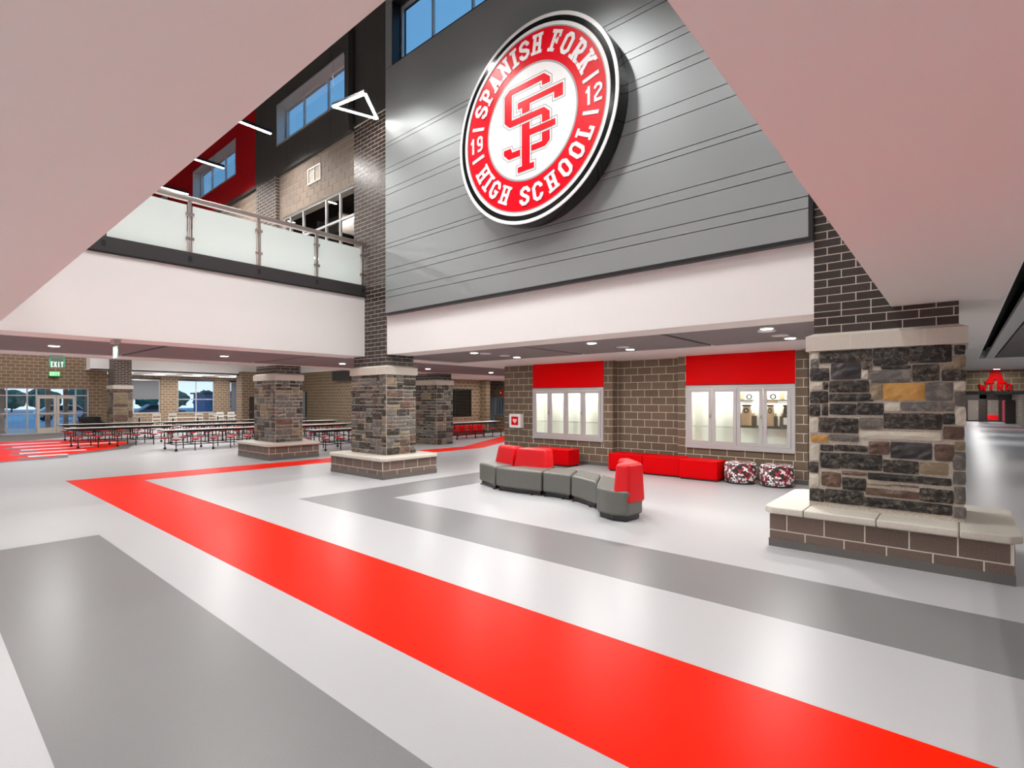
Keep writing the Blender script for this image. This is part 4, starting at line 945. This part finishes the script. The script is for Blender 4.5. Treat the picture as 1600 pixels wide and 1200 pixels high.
for i, (x, y, m) in enumerate(((-38.9, 8.8, 'carblue'), (-37.4, 11.6, 'laminate'), (-39.6, 15.0, 'laminate'))):
    t = thing('cafe_table', ['dark blue topped table behind the distant slender column', 'white topped table below the wide far window', 'white topped table beside the brown wall pier'][i], 'table', (x, y, 0))
    box('top', m, (x-.38, x+.38, y-.9, y+.9, .72, .76), t); 
    for a in (-.7, .7): MB().tube((x, y+a, 0), (x, y+a, .72), .04, 8).build('leg', 'tubeb', t); box('foot', 'tubeb', (x-.3, x+.3, y+a-.04, y+a+.04, 0, .04), t)
t = thing('couch', 'low black couch against the block wall left of the distant slender column', 'couch', (-37.3, 6.95, 0))
box('seat', 'blackmetal', (-37.75, -37.0, 6.35, 7.35, .08, .45), t, bevel=.05); box('back', 'blackmetal', (-37.95, -37.7, 6.35, 7.35, .3, .9), t, bevel=.05); box('arm', 'blackmetal', (-37.75, -37.0, 6.25, 6.4, .08, .62), t, bevel=.04); box('arm', 'blackmetal', (-37.75, -37.0, 7.3, 7.42, .08, .62), t, bevel=.04)
t = thing('locker_row', 'red lockers at the far end of the wing corridor', 'locker', (2.95, 59.3, 0))
for i in range(4): box('locker_door', 'locker', (2.7, 2.74, 56.2+i*.9, 57.06+i*.9, .1, 1.8), t)
box('body', 'wood', (2.74, 3.28, 56.2, 59.8, 0, 1.85), t)

# ------------------------------------------------------------------ lights
def downlight(label, x, y, z=ZC, p=None):
    t = thing('downlight', label, 'light', (x, y, z), 'lit recessed downlights')
    MB().lathe([(.105, -.012), (.105, .01)], (x, y, z), 20).build('trim_ring', 'signwhite', t)
    MB().lathe([(.085, -.017), (.085, -.011)], (x, y, z), 20).build('lens', 'lit', t)
    lamp(x, y, z-.02, P_DOWN if p is None else p, .16)
DL = [(-8.55, 8.6, 'over the curved sofa, nearest the sign wall edge'), (-8.6, 10.2, 'in front of the empty display case'), (-5.37, 8.6, 'midway along the sign wall edge'), (-5.4, 10.2, 'in front of the wall recess'),
      (-2.24, 8.6, 'nearest the wide stone column, front one'), (-2.27, 10.2, 'in front of the trophy case'), (-14.14, 11.93, 'beyond the column with the tall brick shaft'), (-14.17, 15.2, 'farthest, on the way to the grey door'),
      (-13.9, 1.95, 'under the bridge near the entrance side'), (-13.9, 5.17, 'under the middle of the bridge'), (-14.08, 8.55, 'between the two nearest stone columns')]
for x, y, l in DL: downlight('round lit downlight '+l, x, y, ZC)
for x, y in ((-14, -1.3), (-14, -4.5), (-14.2, 18.4)): lamp(x, y, ZC-.03, P_DOWN, .16)
downlight('small lit downlight above the red wing lettering', 1.0, 25.2, ZC, 10)
for i, (x, y) in enumerate(((-8.55, 8.98), (-8.62, 9.75), (-5.33, 9.75), (-2.34, 8.98), (-2.33, 9.75))):
    t = thing('ceiling_speaker', 'flat white ceiling disc beside the downlight '+['nearest the curved sofa', 'by the empty display case', 'by the wall recess', 'next to the wide stone column', 'by the trophy case'][i], 'speaker', (x, y, ZC), 'unlit white ceiling discs')
    MB().lathe([(.12, -.006), (.13, .012)], (x, y, ZC), 20).build('grille', 'speaker', t); MB().lathe([(.135, -.003), (.135, .012)], (x, y, ZC), 20).build('rim', 'signwhite', t)
def pendant(label, x, y0, y1, z, p, vis=True):
    t = thing('pendant_light', label, 'light', (x, (y0+y1)/2, z), 'linear pendant lights')
    box('housing', 'blackmetal', (x-.05, x+.05, y0, y1, z, z+.09), t); box('lens', 'lit', (x-.045, x+.045, y0+.01, y1-.01, z-.012, z), t)
    for y in (y0+.3, y1-.3): MB().tube((x, y, z+.09), (x, y, 14.0), .004, 6).build('cable', 'blackmetal', t)
    lamp(x, (y0+y1)/2, z-.02, p, .09, y1-y0).data.spread = math.radians(128 if z > 9.6 else 146)      # louvred: little light near the horizontal
pendant('glowing linear pendant in front of the grey panels and the long clerestory window', -15.0, 4.6, 6.84, 9.5, P_CAF)
pendant('glowing linear pendant crossing the clerestory window in the red wall', -18.42, 4.6, 6.84, 9.5, P_CAF)
pendant('glowing linear pendant low over the railing, farthest of the three', -21.75, 4.6, 6.84, 9.5, P_CAF)
t = thing('triangle_pendant', 'glowing triangular pendant light in front of the clerestory window', 'light', (-10.6, 6.9, 8.6))
TP = [(-10.95, 6.41), (-9.95, 6.60), (-10.62, 7.38)]
for i in range(3):
    a, b = TP[i], TP[(i+1) % 3]; a = Vector((*a, 8.6)); b = Vector((*b, 8.6)); d = (b-a).normalized(); n_ = Vector((-d.y, d.x, 0))*.03
    q = MB(); q.v = [tuple(a-n_), tuple(b-n_), tuple(b+n_), tuple(a+n_)]+[tuple(v+Vector((0, 0, .02))) for v in (a-n_, b-n_, b+n_, a+n_)]; q.f = [(0, 3, 2, 1), (4, 5, 6, 7), (0, 1, 5, 4), (1, 2, 6, 5), (2, 3, 7, 6), (3, 0, 4, 7)]
    q.build('lens', 'lit', t)
    q = MB(); q.v = [(x_, y_, z_+.02) for x_, y_, z_ in [tuple(a-n_), tuple(b-n_), tuple(b+n_), tuple(a+n_)]]+[(x_, y_, z_+.08) for x_, y_, z_ in [tuple(a-n_), tuple(b-n_), tuple(b+n_), tuple(a+n_)]]; q.f = [(0, 3, 2, 1), (4, 5, 6, 7), (0, 1, 5, 4), (1, 2, 6, 5), (2, 3, 7, 6), (3, 0, 4, 7)]
    q.build('housing', 'blackmetal', t); MB().tube((a.x, a.y, 8.68), (a.x, a.y, 14), .0025, 5).build('cable', 'blackmetal', t)
# atrium pendants out of the picture (they show as reflections on the sign)
for i, (x, y0) in enumerate(((-7.15, 2.3), (-8.45, 4.4), (-11.05, 4.65), (-5.6, 3.9), (-5.5, -2.1), (-12.3, -2.0), (-2.6, 3.2), (-2.2, -1.5))):
    pendant('linear pendant hung high in the atrium, %s of eight out of the picture' % ['first', 'second', 'third', 'fourth', 'fifth', 'sixth', 'seventh', 'last'][i], x, y0, y0+1.2, 9.8, P_PEND)
for i in range(4):
    y = 8.6+i*2.3
    for x in (-39.0, -41.2):
        t = thing('troffer', 'flat lit ceiling panel light over the window tables, %s of the row nearer the %s' % (['first', 'second', 'third', 'fourth'][i], 'hall' if x > -40 else 'windows'), 'light', (x, y, 3.56), 'lit troffers over the window tables')
        box('frame', 'signwhite', (x-.32, x+.32, y-.62, y+.62, 3.545, 3.56), t); box('lens', 'litsoft', (x-.28, x+.28, y-.58, y+.58, 3.54, 3.546), t); lamp(x, y, 3.53, 45, .5, 1.1)
for x, y, z, p in ((-24, 11, 4.7, 110), (-28, 15, 4.7, 110), (-33, 11, 4.7, 130), (-24, 16, 4.7, 90), (-18.6, 20, 2.93, 60), (-15, 22, 2.93, 50), (-34, 5, 9.4, 220), (-34, 0, 9.4, 220), (-26, 2, 9.4, 220), (-26, -4, 9.4, 220), (-20, -2, 9.4, 200)): lamp(x, y, z, p, .3, 1.8)
lamp(-13.35, 9.22, 7.59, 9, .12, 2.0)
for y, p in ((4, 22), (9, 30), (14, 45), (20, 45)): lamp(2.6, y, ZC-.02, p, .5, 1.0)
for y in (31, 38, 45, 52, 58): lamp(1.0, y, 2.6, 55, .4, 1.2)
lamp(1.4, 63, 2.6, 160, .6, 2.0)
for x, y in ((-9, -1.5), (-5, -1.5), (-1.5, -2.0), (1.8, -1.5), (-9, -5), (-4, -5), (.5, -5), (4, -4), (4.5, .5)): lamp(x, y, ZC-.02, 50, .16)  # unseen fill lamps added behind the camera to lift near floor and ceiling

# ------------------------------------------------------------------ outdoors beyond the glass
struct('floor_outside', 'snow', [(-140, -46, -70, 110, -.3, -.05)])
struct('floor_terrace', 'snow', [(-46, -43.4, -9, 60, -.3, -.02), (-43.4, -38.4, -9, 7.4, -.3, -.02)])
rg = random.Random(11)
def tree(label, x, y, h, w):
    t = thing('tree', label, 'tree', (x, y, -.05), 'trees beyond the car park')
    MB().tube((x, y, -.05), (x, y, h*.5), .12, 8, .07).build('trunk', 'bark', t)
    bm = bmesh.new(); bmesh.ops.create_icosphere(bm, subdivisions=3, radius=1)
    for v in bm.verts:
        k = 1+rg.uniform(-.22, .22); v.co = Vector((v.co.x*w*k, v.co.y*w*k, h*.62+v.co.z*h*.42*k))
    me = bpy.data.meshes.new('crown'); bm.to_mesh(me); bm.free(); me.materials.append(M['foliage']); link('crown', me, t)
KT = ['dense', 'round', 'short', 'broad']; NT = ['first', 'second', 'third', 'fourth', 'fifth', 'sixth', 'seventh', 'eighth', 'ninth']
for i in range(36):
    tree('%s evergreen tree, %s row beyond the car park, %s cluster from the entrance' % (KT[(i//2) % 4], ['nearer', 'farther'][i % 2], NT[i//8]), -104-(i % 2)*8, -14+(i//2)*4.5+(i % 2)*2.2, rg.uniform(2.7, 3.7), rg.uniform(1.45, 1.75))
def car(label, x, y, m):
    t = thing('car', label, 'car', (x, y, -.05), 'parked cars outside')
    MB().prism([(-2.1, .35), (2.1, .35), (2.15, .75), (1.3, .92), (.8, 1.42), (-1.1, 1.45), (-1.8, .95), (-2.15, .8)], lambda u, v, d: (x+d, y+u, v-.05), -.85, .85).build('body', m, t, bevel=.08)
    MB().prism([(.7, 1.36), (1.2, .95), (-1.6, .95), (-1.05, 1.39)], lambda u, v, d: (x+d, y+u, v-.05), -.87, .87).build('glazing', 'blackmetal', t)
    for a in (-1.35, 1.3):
        for b in (-.8, .8): MB().tube((x+b-.1, y+a, .27), (x+b+.1, y+a, .27), .32, 14).build('wheel', 'tyre', t)
for x, y, m, l in ((-58, 3.0, 'carblue', 'blue car parked outside the glazed entrance'), (-62, 9.5, 'carwhite', 'white car parked outside beyond the entrance doors'), (-64, 17.5, 'cargrey', 'dark grey car parked outside the shaded window'), (-66, 26, 'carwhite', 'white car parked outside the unshaded window')): car(l, x, y, m)
part_thing('kiosk', 'low dark blue building across the car park behind the unshaded window', 'building', [('wall', 'skyblue', (-76, -72, 24.5, 30.5, -.05, 2.6)), ('roof', 'blackmetal', (-76.3, -71.7, 24.2, 30.8, 2.6, 2.8)), ('window', 'shade', (-72, -71.95, 25.2, 26.6, .9, 2.0)), ('door', 'doorgrey', (-72, -71.95, 28.0, 29.0, -.05, 2.0))])
for i, (x, y) in enumerate(((-70, 5), (-72, 21))):
    t = thing('light_pole', ['slim light pole outside the glazed entrance', 'slim light pole outside the unshaded window'][i], 'pole', (x, y, -.05))
    MB().tube((x, y, -.05), (x, y, 6), .08, 8).build('pole', 'cargrey', t); box('lamp_head', 'cargrey', (x-.2, x+.9, y-.12, y+.12, 6, 6.12), t)
